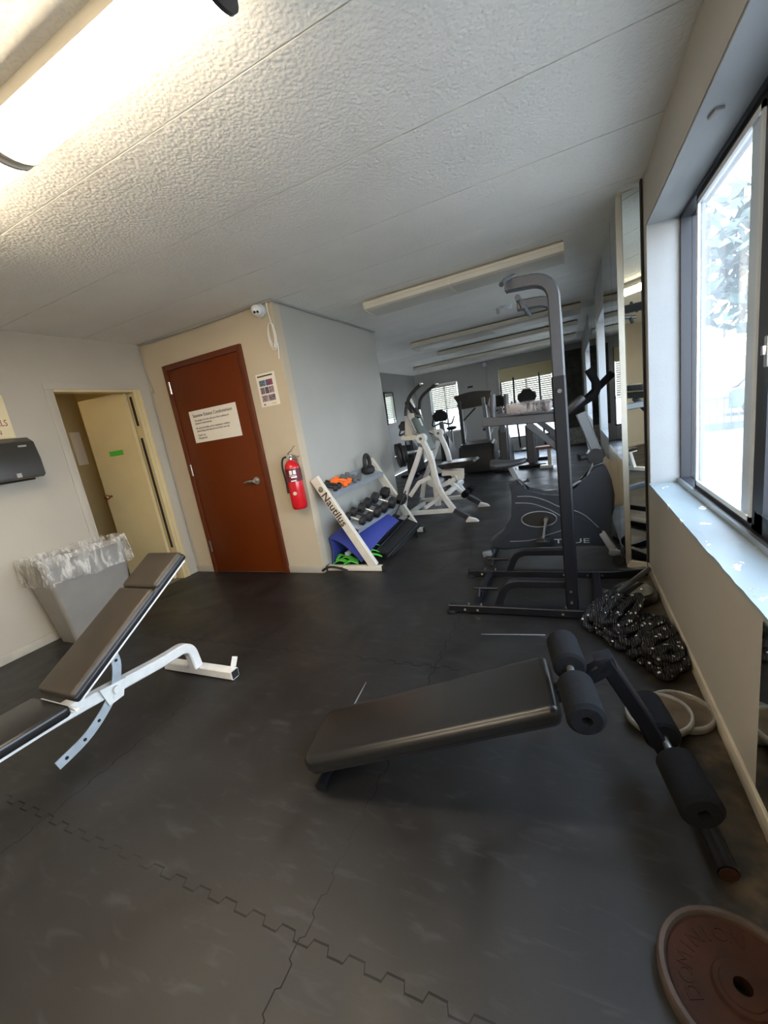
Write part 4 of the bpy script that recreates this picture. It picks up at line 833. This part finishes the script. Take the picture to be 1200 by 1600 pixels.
q = PY(930, 711, yb+.075); obj('collar', B().cyl(q-V((0, .07, 0)), q+V((0, .07, 0)), .055, 20).box(q, (.12, .11, .07), Euler((0, -.3, 0)).to_matrix(), .015), M['blk'], t)
q2 = PY(912, 715, yb); obj('tension_knob', B().cyl(q2+V((.02, .03, 0)), q2+V((-.03, 0, 0)), .024, 14).cyl(q2+V((-.03, 0, .0)), q2+V((-.04, -.03, .03)), .008, 8), M['blk'], t)
obj('console', B().box(PY(898, 632, yb+.08), (.16, .24, .05), Euler((0, -.65, 0)).to_matrix(), .015), M['blk'], t)
obj('handlebar', B().tube(fillet([PY(893, 640, yb), PY(931, 616, yb), PY(933, 600, yb), PY(919, 577, yb)], .07), .027, 14), M['foam'], t)
obj('handlebar', B().tube([PY(898, 640, yb+.09), PY(928, 612, yb+.06), PY(957, 583, yb+.01)], .025, 14), M['foam'], t)

# ------------------------------------------------------------------ dumbbell rack
t = thing('dumbbell_rack', 'white and grey two shelf dumbbell rack against the side wall', 'dumbbell rack', (-1.9, 3.65, 0))
RW = M['cwhite']
YR0, YR1 = 3.085, 4.245
for i, y in enumerate((YR0, YR1)):
    top = V((-2.12, y, .885)); bot = V((-1.665, y, .045))
    obj('side_post', B().tube([top, bot], 1, sq=(.045, .085), up=(0, 1, 0)), RW, t)
    obj('floor_foot', B().bb((-2.165, y-.025, .004), (-1.578, y+.025, .05), .004), RW, t)
    obj('foot_cap', B().bb((-1.585, y-.028, .002), (-1.565, y+.028, .053), .004), M['rubber'], t)
    obj('foot_cap', B().bb((-2.168, y-.028, .002), (-2.150, y+.028, .053), .004), M['rubber'], t)
tp = V((-2.12, YR0, .885)); dn = (V((-1.665, YR0, .045))-tp).normalized(); ny = V((0, -1, 0)); up_ = ny.cross(dn)
Mt = Matrix((dn, up_, ny)).transposed().to_4x4(); Mt.translation = tp+dn*.16+ny*.0235-up_*.032
obj('lettering', B().text('Nautilus', .103, Mt, .0008, sx=1.0, bold=.0018), mat('letter_dark_brown', (.06, .035, .02), .5), t)
lc = tp+dn*.118+ny*.0235
obj('shell_emblem', B().cyl(lc, lc+ny*.0008, .026, 24), mat('letter_olive', (.12, .12, .06), .5), t)
obj('shell_emblem_line', B().tube([lc+ny*.002+dn*(.006+.0030*k)*math.cos(k*.7)*.9+up_*(.006+.0030*k)*math.sin(k*.7)*.9 for k in range(7)], .0022, 6), RW, t)
SH = mat('pale_blue_grey_shelf', (.34, .37, .40), .4, noise=.1, nscale=10)
def shelf(xc, zc, wdt, tilt, nm):
    r_ = Euler((0, tilt, 0)).to_matrix()
    o = obj('shelf', B().box((xc, (YR0+YR1)/2, zc), (wdt, YR1-YR0-.04, .008), r_).box(V((xc, (YR0+YR1)/2, zc))+r_@V((wdt/2, 0, -.012)), (.008, YR1-YR0-.04, .05), r_).box(V((xc, (YR0+YR1)/2, zc))+r_@V((-wdt/2, 0, .02)), (.008, YR1-YR0-.04, .05), r_), SH, t)
    return r_
s1 = (-2.04, .755, .16, .38); s2 = (-1.86, .42, .20, .38)
R1 = shelf(*s1, 1); R2 = shelf(*s2, 2)
obj('lower_rail', B().tube([(-1.93, YR0, .16), (-1.93, YR1, .16)], 1, sq=(.03, .04)), SH, t)
# dumbbells
def dumbbell(c, axis, r, ln, mt, mh, label, name='dumbbell', hexa=True, hl=.12, group='dumbbells on the rack', hr=.014):
    t = thing(name, label, 'dumbbell', c, group); c = V(c); a = V(axis).normalized()
    seg = 6 if hexa else 18
    obj('handle', B().lathe([(hr*.8, -hl/2-.01), (hr, -hl/4), (hr*1.15, 0), (hr, hl/4), (hr*.8, hl/2+.01)], c, a, 12), mh, t)
    for s_ in (-1, 1):
        o = c+a*s_*hl/2; obj('weight_head', B().lathe([(r*.7, 0), (r, r*.22), (r, ln-r*.22), (r*.7, ln)], o, a*s_, seg), mt, t)
    return t
def sp_(s, R, y, dx, h): return tuple(V((s[0], y, s[2-1]))+R@V((dx, 0, h)))
def on1(y, dx, h): return tuple(V((s1[0], y, s1[1]))+R1@V((dx, 0, h+.006)))
def on2(y, dx, h): return tuple(V((s2[0], y, s2[1]))+R2@V((dx, 0, h+.006)))
ax1 = R1@V((1, .15, 0)); ax2 = R2@V((1, .12, 0))
dumbbell(on1(3.16, 0, .030), R1@V((1, .4, 0)), .030, .042, M['rubber'], M['rubber'], 'small black hex dumbbell nearest the lettered post, top shelf', hl=.07)
dumbbell(on1(3.24, -.01, .030), R1@V((1, .5, 0)), .030, .042, M['rubber'], M['rubber'], 'small black hex dumbbell behind the nearest one, top shelf', hl=.07)
dumbbell(on1(3.33, .0, .030), R1@V((.9, .6, 0)), .032, .045, M['orange'], M['orange'], 'orange dumbbell in front of its twin on the top shelf', hl=.08, hr=.017)
dumbbell(on1(3.42, -.01, .036), R1@V((.9, .6, 0)), .032, .045, M['orange'], M['orange'], 'orange dumbbell behind its twin on the top shelf', hl=.08, hr=.017)
dumbbell(on1(3.53, 0, .034), R1@V((.9, .55, 0)), .035, .045, M['greyvinyl'], M['greyvinyl'], 'grey coated dumbbell next to the orange pair', hl=.08, hr=.018)
dumbbell(on1(3.64, -.01, .034), R1@V((.9, .55, 0)), .035, .045, M['greyvinyl'], M['greyvinyl'], 'grey coated dumbbell second from the orange pair', hl=.08, hr=.018)
# grip weight with oval handle
c = V(on1(3.97, 0, .05)); t = thing('grip_weight', 'black oval handled weight at the far end of the top shelf', 'weight', tuple(c))
obj('loop', B().tube([c+V((0, .075*math.cos(a)*.8, .075+.085*math.sin(a))) for a in [2*PI*k/24 for k in range(24)]], .022, 10, closed=True), M['rubber'], t)
obj('weight_body', B().lathe([(.05, -.045), (.072, -.02), (.072, .02), (.05, .045)], c+V((0, 0, -.0)), (0, 0, 1), 20), M['rubber'], t)
dumbbell(on2(3.20, .0, .040), ax2, .040, .055, M['rubber'], M['steel'], 'black dumbbell nearest the lettered post, lower shelf', hexa=False, hl=.09)
dumbbell(on2(3.33, .0, .046), ax2, .046, .06, M['rubber'], M['rubber'], 'black dumbbell second from the lettered post, lower shelf', hexa=False, hl=.10)
dumbbell(on2(3.48, .01, .052), ax2, .052, .065, M['rubber'], M['chrome'], 'black dumbbell with bright handle in the middle of the lower shelf', hexa=False, hl=.10)
dumbbell(on2(3.65, .0, .056), ax2, .056, .07, M['rubber'], M['rubber'], 'large black dumbbell just past the middle of the lower shelf', hexa=False, hl=.11)
dumbbell(on2(3.84, .0, .062), ax2, .062, .075, M['rubber'], M['chrome'], 'large round black dumbbell with chrome handle, lower shelf', hexa=False, hl=.12)
dumbbell(on2(4.06, .02, .068), R2@V((1, -.1, 0)), .068, .09, M['rubber'], M['chrome'], 'largest hex dumbbell at the far end of the lower shelf', hl=.12)
# blue mat folded under the rack
t_ = V((0, 0, 0)); g = []
A = [V((-2.14, 3.16, .29)), V((-2.05, 3.42, .37)), V((-1.98, 3.75, .37))]; Bm = [V((-1.80, 3.10, .075)), V((-1.72, 3.45, .20)), V((-1.68, 3.80, .26))]
Aa = crv(A, 4); Bb = crv(Bm, 4)
g1 = [[a.lerp(b_, u)+V((0, 0, .05*math.sin(PI*u))) for u in [k/8 for k in range(9)]] for a, b_ in zip(Aa, Bb)]
g2 = [[a.lerp(V((-2.15, a.y-.01, .02)), u)+V((.03*math.sin(PI*u), 0, 0)) for u in [k/4 for k in range(5)]] for a in Aa]
tb = thing('exercise_mat', 'royal blue foam mat folded on the floor under the dumbbell rack', 'exercise mat', (-1.95, 3.4, 0))
obj('top_fold', B().sheet(g1, .014), M['blue'], tb); obj('hanging_fold', B().sheet(g2, .014), M['blue'], tb)
# green straps
b = B(); random.seed(5)
for (x, y, l, a, z) in ((-2.05, 3.15, .18, .2, .06), (-2.0, 3.20, .22, -.3, .075), (-1.93, 3.12, .16, .5, .065), (-2.08, 3.22, .15, 1.0, .085), (-1.78, 3.28, .2, 1.1, .11), (-1.74, 3.22, .2, .9, .09), (-1.80, 3.36, .22, 1.2, .14)):
    d = V((math.cos(a), math.sin(a)*.7, 0)); c = V((x, y, z))
    b.tube(crv([c-d*l/2+V((0, 0, -.02)), c+V((0, 0, .02)), c+d*l/2+V((0, 0, -.02))], 5), 1, sq=(.008, .055), up=(0, 0, 1))
single('resistance_bands', b, M['green'], 'tangle of bright green straps beside the foot of the rack', 'straps', (-1.95, 3.2, 0))
b = B().tube(crv([(-2.2+.03, 3.0, .03), (-2.08, 2.99, .07), (-1.98, 3.0, .055), (-1.9, 3.0, .03)], 5), .012, 8).tube(crv([(-1.96, 3.0, .06), (-1.93, 2.99, .03), (-1.94, 2.985, .012)], 4), .010, 8)
single('black_strap', b, M['rubber'], 'black webbing strap draped over the rack foot by the wall corner', 'strap', (-2.0, 3.0, 0))
t = thing('aerobic_step', 'black folding step platform on the floor under the rack', 'aerobic step', (-1.75, 3.9, 0))
obj('platform', B().prism([(-1.92, 3.35, .12), (-1.60, 3.35, .03), (-1.56, 4.12, .10), (-1.86, 4.12, .24)], (0, 0, .03), .008), M['rubber'], t)
obj('frame_bar', B().tube([(-1.63, 3.28, .05), (-1.58, 4.10, .14)], .016, 10), M['pcblack'], t)
obj('frame_bar', B().tube([(-1.75, 3.30, .10), (-1.70, 4.14, .22)], .014, 10), M['pcblack'], t)
obj('bright_plate', B().box((-1.72, 4.02, .235), (.07, .12, .006), Euler((0, .3, 0)).to_matrix()), M['steel'], t)
obj('support_leg', B().tube([(-1.85, 4.05, .20), (-1.85, 4.05, .0)], .014, 8).tube([(-1.88, 3.42, .12), (-1.88, 3.42, .0)], .014, 8).tube([(-1.60, 4.05, .12), (-1.60, 4.05, .0)], .014, 8), M['pcblack'], t)
single('leaning_bar', B().tube([(-1.64, 4.02, .53), (-1.80, 3.62, .10)], .007, 8), M['rubber'], 'thin black bar leaning from the big dumbbell down to the floor', 'bar', (-1.8, 3.6, .1))

# ------------------------------------------------------------------ white plate loaded machine
t = thing('chest_press_machine', 'white lever arm press machine with grey back pad beyond the rack', 'weight machine', (-1.5, 4.95, 0))
YA_, YB_ = 4.58, 5.30; W = M['white']; YM = 4.94
def q1(x, y): return PY(x, y, YA_)
off = V((0, YB_-YA_, 0))
fpath = [q1(659, 685), q1(673, 716), q1(683, 754), q1(694, 776), q1(710, 797)]
fpath = crv(fpath, 5)
for i, o_ in enumerate((V((0, 0, 0)), off)):
    obj('front_leg', B().tube([p+o_ for p in fpath], 1, sq=(.055, .06), up=(0, 1, 0)), W, t)
    end = fpath[-1]+o_; ft = V((-1.09, end.y, .025))
    obj('leg_sleeve', B().tube([end, ft+V((-.05, 0, .03))], 1, sq=(.056, .062), up=(0, 1, 0)), M['pcgrey'], t)
    obj('foot', B().prism([ft+V((-.08, -.035, -.02)), ft+V((.07, -.035, -.02)), ft+V((.04, -.035, .01)), ft+V((-.06, -.035, .04))], (0, .07, 0), .008), W, t)
    obj('rear_leg', B().tube(crv([q1(658, 699)+o_, q1(652, 719)+o_, q1(640, 752)+o_, q1(634, 772)+o_, q1(631, 798)+o_], 4), 1, sq=(.05, .055), up=(0, 1, 0)), W, t)
    obj('base_bar', B().tube([V((-1.95, end.y, .14)), V((-1.31, end.y, .15))], 1, sq=(.05, .05)), W, t)
    obj('pivot', B().cyl(q1(659, 685)+o_+V((0, -.045, 0)), q1(659, 685)+o_+V((0, .045, 0)), .055, 20), W, t)
    obj('pivot_bolt', B().cyl(q1(659, 685)+o_+V((0, -.046, 0)), q1(659, 685)+o_+V((0, -.052, 0)), .018, 12), M['greyvinyl'], t)
    obj('lever_arm', B().tube([q1(628, 685)+o_, q1(660, 683)+o_], 1, sq=(.05, .05)), M['cwhite'], t)
    obj('gusset', B().tube([q1(673, 745)+o_, q1(655, 754)+o_, q1(641, 775)+o_], 1, sq=(.03, .05), up=(0, 1, 0)), W, t)
    obj('floor_leg', B().bb((-1.96, end.y-.025, 0), (-1.91, end.y+.025, .15)), W, t)
obj('cross_member', B().tube([V((-1.92, YA_, .10)), V((-1.92, YB_, .10))], 1, sq=(.05, .05)), W, t); obj('cross_member', B().tube([V((-1.35, YA_, .36)), V((-1.35, YB_, .36))], 1, sq=(.05, .05)), W, t)
obj('diagonal_bar', B().tube([q1(664, 794), q1(690, 777)+V((0, .3, 0))], 1, sq=(.04, .04)), W, t)
obj('lever_plate', B().prism([PY(x, y, YM-.12) for x, y in ((632, 646), (645, 646), (653, 683), (633, 680))], (0, .06, 0), .006), M['cwhite'], t)
obj('post', B().tube(crv([(-1.60, YM, .14), (-1.60, YM, .6), (-1.66, YM, 1.0), (-1.80, YM, 1.50)], 4), 1, sq=(.07, .07), up=(0, 1, 0)), W, t)
bp0, bp1 = PY(674, 704, YM), PY(650, 652, YM)
dd = (bp1-bp0); an = math.atan2(dd.z, dd.x); rB = Euler((0, -an, 0)).to_matrix()
obj('back_pad', B().box((bp0+bp1)/2, (dd.length, .26, .065), rB, .02, 3), M['padgreen'], t)
hp = PY(648, 640, YM); obj('head_pad', B().box(hp+V((-.02, 0, 0)), (.26, .16, .07), Euler((0, -an-.15, 0)).to_matrix(), .03, 3), M['vinyl'], t)
obj('seat_pad', B().prism([PY(x, y, YM-.17) for x, y in ((682, 728), (700, 724), (738, 719), (741, 722), (722, 731), (690, 734))], (0, .34, 0), .012, 3), M['vinyl'], t)
obj('seat_bracket', B().prism([PY(x, y, YM-.06) for x, y in ((690, 735), (722, 734), (722, 750), (715, 750), (713, 742), (690, 744))], (0, .12, 0), .005), M['cwhite'], t)
obj('seat_support', B().tube(crv([(-1.62, YM, .5), PY(672, 755, YM), PY(690, 758, YM), PY(712, 748, YM)], 4), 1, sq=(.06, .06), up=(0, 1, 0)).tube([PY(700, 750, YM), PY(722, 768, YM), PY(725, 775, YM)], 1, sq=(.05, .05), up=(0, 1, 0)), W, t)
for y in (YM-.19, YM+.07):
    q = PY(731, 768, YM); obj('foam_roller', B().cyl((q.x, y, q.z), (q.x, y+.13, q.z), .042, 18), M['foam'], t)
obj('roller_bar', B().cyl((q.x, YM-.18, q.z), (q.x, YM+.18, q.z), .012, 10), M['chrome'], t)
for y0_, pth in ((YM-.2, [(634, 650), (634, 641), (639, 620), (648, 609), (658, 600)]), (YM+.2, [(655, 640), (656, 625), (661, 617), (672, 607), (682, 600)])):
    pp = [PY(x, y, y0_) for x, y in pth]
    obj('press_handle', B().tube(fillet(pp, .06), .020, 12), M['rubber'], t); obj('handle_tip', B().sph(pp[-1], .026), M['chrome'], t)
    obj('handle_stem', B().tube([pp[0], V((-1.72, y0_, 1.10)), V((-1.60, y0_, 1.04))], .02, 10), M['chrome'], t)
pa, pb = V((-2.02, 4.75, .84)), V((-1.65, 4.98, .88)); pdn = (pb-pa).normalized()
for i, (u, r) in enumerate(((.05, .15), (.095, .15), (.137, .11))):
    single('weight_plate', B().annulus([(.026, -.018), (.026, .018), (r*.85, .012), (r*.9, .018), (r, .014), (r, -.014), (r*.9, -.018)], pa+pdn*u, pdn), M['rubber'],
           ('outermost', 'middle', 'smaller inner')[i]+' black plate loaded on the white press machine', 'weight plate', pa+pdn*u, 'plates on the press machine')
obj('plate_peg', B().cyl((-2.02, 4.75, .84), (-1.65, 4.98, .88), .024, 14), M['chrome'], t)

# ------------------------------------------------------------------ machines at the far end
def upright_console(name, label, cat, x, y, s=1.0, arms=False, body=M['blk'], zc=1.3):
    t = thing(name, label, cat, (x, y, 0)); G2 = M['bikesilver']
    obj('base_frame', B().bb((x-.25*s, y-.04, .0), (x+.25*s, y+.04, .06), .01).bb((x-.25*s, y+.9, 0), (x+.25*s, y+.98, .06), .01).bb((x-.04, y, .02), (x+.04, y+.95, .08), .01), M['pcblack'], t)
    obj('shroud', B().prism([(x-.09, y+.05, .06), (x-.09, y+.85, .06), (x-.09, y+.75, .45), (x-.09, y+.45, .62), (x-.09, y+.15, .85)], (.18, 0, 0), .03, 3), body, t)
    obj('column', B().tube([(x, y+.2, .6), (x, y+.08, zc-.12)], 1, sq=(.09, .07), up=(1, 0, 0)), G2, t)
    cs = obj('console', B().prism([(x+a*s, y+.02-.3*c_*s, zc+c_*s) for a, c_ in ((-.17, -.03), (-.12, -.12), (.12, -.12), (.17, -.03), (.16, .04), (.09, .06), (.07, .12), (-.07, .12), (-.09, .06), (-.16, .04))], (0, .07, .02), .015, 3), M['blk'], t)
    obj('screen', B().box((x, y+.098, zc+.03), (.18*s, .02, .08*s), Euler((-.35, 0, 0)).to_matrix()), M['smoke'], cs)
    for s_ in (-1, 1):
        obj('handle', B().tube(fillet([(x+s_*.05, y+.12, zc-.15), (x+s_*.22*s, y+.1, zc-.2), (x+s_*.24*s, y+.3, zc-.05)], .08), .017, 10), M['rubber'], t)
        if arms: obj('moving_arm', B().tube(fillet([(x+s_*.24, y+.55, .35), (x+s_*.235, y+.25, .95), (x+s_*.235, y+.12, 1.2), (x+s_*.23, y+.20, 1.72)], .1), .018, 10), M['rubber'], t); obj('foot_plate', B().bb((x+s_*.16-.06, y+.35, .28), (x+s_*.16+.06, y+.75, .31), .01), M['rubber'], t)
    if not arms: obj('seat', B().sph((x, y+.85, .92), .13, (.9, 1.05, .35)), M['vinyl'], t); obj('seat_post', B().cyl((x, y+.8, .4), (x, y+.84, .9), .025), G2, t)
    return t
# treadmill facing the camera
tx0, tx1, ty = -2.08, -1.38, 8.15
t = thing('treadmill', 'large black treadmill standing in front of the far wall', 'treadmill', (-1.73, 8.6, 0))
obj('motor_cover', B().prism([(tx0, ty, .03), (tx0, ty, .40), (tx0, ty+.08, .58), (tx0, ty+.45, .62), (tx0, ty+.6, .25), (tx0, ty+.6, .03)], (tx1-tx0, 0, 0), .04, 3), M['blk'], t)
obj('deck', B().bb((tx0+.03, ty+.5, .1), (tx1-.03, ty+2.0, .2), .01), M['rubber'], t)
for x in (tx0+.02, tx1-.02): obj('deck_rail', B().bb((x-.05, ty+.5, .08), (x+.05, ty+2.0, .23), .02), M['bikesilver'], t)
for s_, x in ((-1, tx0+.07), (1, tx1-.12)):
    obj('upright', B().tube([(x, ty+.3, .55), (x-.01*s_, ty+.25, 1.0), (x-.02*s_, ty+.2, 1.45)], 1, sq=(.07, .08), up=(1, 0, 0)), M['pcgrey'] if s_ < 0 else M['bikesilver'], t)
    obj('hand_rail', B().tube(fillet([(x+s_*.02, ty+.2, 1.38), (x+s_*.06, ty+.6, 1.15), (x+s_*.03, ty+.7, .85), (x, ty+.4, .68)], .1), .02, 10), M['bikesilver'], t)
cs = obj('console', B().prism([(tx0-.02+u*(tx1-tx0+.04), ty+.18, 1.545+.045*math.sin(PI*u)) for u in [k/10 for k in range(11)]]+[(tx1-.06, ty+.18, 1.30), (tx0+.12, ty+.18, 1.28)], (0, .10, 0), .02, 2), M['blk'], t)
obj('console_bar', B().tube([(tx0+.10, ty+.3, 1.05), (-1.70, ty+.24, 1.27)], .015, 8), M['rubber'], t)
obj('console_bolt', B().cyl((tx1-.16, ty+.10, .84), (tx1-.16, ty+.14, .84), .03, 12), M['blk'], t)
upright_console('upright_bike', 'stationary bike with a black console in front of the narrow far window', 'exercise bike', -2.42, 8.3, .95, False, M['blk'], 1.22)
upright_console('cross_trainer', 'cross trainer with tall moving arms before the wide far window', 'cross trainer', -.72, 8.3, 1.0, True, M['pcgrey'], 1.33)
upright_console('stair_climber', 'dark stepper machine between the treadmill and the cross trainer', 'stepper', -1.18, 8.0, .8, False, M['pcgrey'], 1.32)
upright_console('rear_bike', 'dark exercise bike near the framed mirror on the far left', 'exercise bike', -3.30, 8.5, .8, False, M['blk'], 1.12)
# small white stand at the far right, low bench
t = thing('stretch_stand', 'small white metal stand with a wooden top on the far floor', 'stand', (-.42, 8.1, 0))
obj('foot', B().bb((-.56, 8.02, 0), (-.34, 8.2, .05), .004), M['white'], t); obj('stem', B().bb((-.42, 8.06, .05), (-.36, 8.14, .36)), M['cwhite'], t)
obj('top_board', B().bb((-.62, 8.0, .36), (-.32, 8.22, .40)), mat('brown_board', (.2, .08, .04), .5), t)
# dark plant mural at the far wall
mm = mat('dark_foliage_print', (.04, .055, .045), .6, noise=.8, nscale=6, col2=(.008, .010, .009))
t = thing('foliage_mural', 'dark botanical wall hanging in the far right corner', 'wall hanging', (.06, YFAR, .4))
obj('fabric', B().bb((-.24, YFAR-.02, .42), (.30, YFAR-.005, 2.25)), mm, t)
b = B(); random.seed(9)
for k in range(90):
    c = V((random.uniform(-.2, .27), YFAR-.022, random.uniform(.6, 2.2))); a = random.uniform(0, PI); s_ = random.uniform(.04, .1); d = V((math.cos(a), 0, math.sin(a))); n_ = V((-d.z, 0, d.x))
    b.prism([c-d*s_, c+n_*s_*.3, c+d*s_, c-n_*s_*.3], (0, -.002, 0))
obj('leaf_shapes', b, mat('leaf_print_black', (.010, .014, .012), .6), t)
t = thing('floor_sign', 'low grey board with pale writing marks at the foot of the wall hanging', 'board', (.07, YFAR-.1, 0))
obj('board', B().bb((-.12, YFAR-.12, .02), (.30, YFAR-.09, .42)), mat('mid_grey_board', (.16, .17, .17), .6, noise=.5, nscale=14, col2=(.35, .36, .34)), t)
# wall heater / cream cabinet below the second window
t = thing('wall_heater', 'cream enamelled wall heater under the second window on the right', 'heater', (.26, 4.9, .1))
obj('casing', B().bb((.205, 4.35, .16), (XM-.001, 5.6, .60), .015, 3), mat('cream_enamel', (.55, .47, .36), .4), t)
obj('grille', B().bb((.200, 4.40, .50), (.206, 5.55, .56)), mat('heater_grille', (.35, .30, .22), .5), t)
# framed mirror on the far left wall, sensor box, cable on far wall
t = thing('framed_mirror', 'black framed tall mirror on the far left wall', 'mirror', (-3.89, 9.35, 1.2))
b = B()
for y0, y1, z0, z1 in ((9.05, 9.08, 1.2, 1.95), (9.58, 9.61, 1.2, 1.95), (9.05, 9.61, 1.92, 1.95), (9.05, 9.61, 1.2, 1.23)): b.bb((-3.899, y0, z0), (-3.875, y1, z1))
obj('frame', b, M['blk'], t); obj('mirror_glass', B().bb((-3.898, 9.08, 1.23), (-3.885, 9.58, 1.92)), M['mirror'], t)
t = thing('motion_sensor', 'white round sensor at the top of the far wall with its cable', 'sensor', (-1.93, YFAR, 2.3))
obj('dome', B().sph((-1.93, YFAR-.05, 2.31), .06), M['lightalu'], t); obj('cable', B().tube([(-1.92, YFAR-.01, 2.27), (-1.90, YFAR-.01, .2)], .012, 8), M['wall_far'], t)
single('vent_label', B().bb((-2.44, YFAR-.012, 1.80), (-2.30, YFAR-.001, 1.85)), M['blk'], 'small black plate on the far wall above the treadmill', 'plate', (-2.37, YFAR, 1.82))

# ------------------------------------------------------------------ waste bin with liner
t = thing('waste_bin', 'grey tapered plastic waste bin under a clear liner by the left wall', 'waste bin', (-3.62, 1.81, 0))
def rr_ring(b, cx, cy, z, hx_, hy_, r=.03, wob=0, n=6):
    out = []
    for qx, qy, a0 in ((1, 1, 0), (-1, 1, PI/2), (-1, -1, PI), (1, -1, 3*PI/2)):
        for k in range(n+1):
            a = a0+PI/2*k/n; out.append((cx+qx*(hx_-r)+r*math.cos(a), cy+qy*(hy_-r)+r*math.sin(a)))
    # subdivide
    fin = []
    for i in range(len(out)):
        p = V(out[i]); q = V(out[(i+1) % len(out)]); m_ = 6 if (q-p).length > .08 else 1
        for j in range(m_): fin.append(p.lerp(q, j/m_))
    return [b.bm.verts.new((p.x+random.uniform(-wob, wob), p.y+random.uniform(-wob, wob), z+random.uniform(-wob, wob)*1.2)) for p in fin]
b = B()
outr = [(0, .115, .235), (.55, .160, .300), (.655, .168, .308), (.66, .172, .312), (.66, .160, .300), (.55, .152, .290), (.02, .108, .228)]
b.loft([rr_ring(b, -3.625, 1.81, z, a, c, .035) for z, a, c in outr]); obj('body', b, M['binpl'], t)
b = B(); random.seed(21)
lin = [(.40, .120, .25, 0), (.66, .152, .292, .006), (.70, .166, .306, .012), (.705, .180, .322, .012), (.66, .188, .330, .011), (.60, .190, .332, .012), (.55, .192, .336, .013), (.51, .190, .33, .014), (.50, .188, .325, .014)]
b.loft([rr_ring(b, -3.625, 1.81, z, a, c, .04, wb_) for z, a, c, wb_ in lin], caps=False)
obj('liner', b, M['film'], t)

# ------------------------------------------------------------------ behind the camera (seen in mirrors): a cream door
t = tag(bpy.data.objects.new('door_3', None), kind='structure'); C.objects.link(t); t.location = (-1.6, YN, 0); ORG[t.name] = V(t.location)
obj('door_leaf', B().bb((-2.0, YN, .01), (-1.15, YN+.03, 2.04)), M['cream'], t)
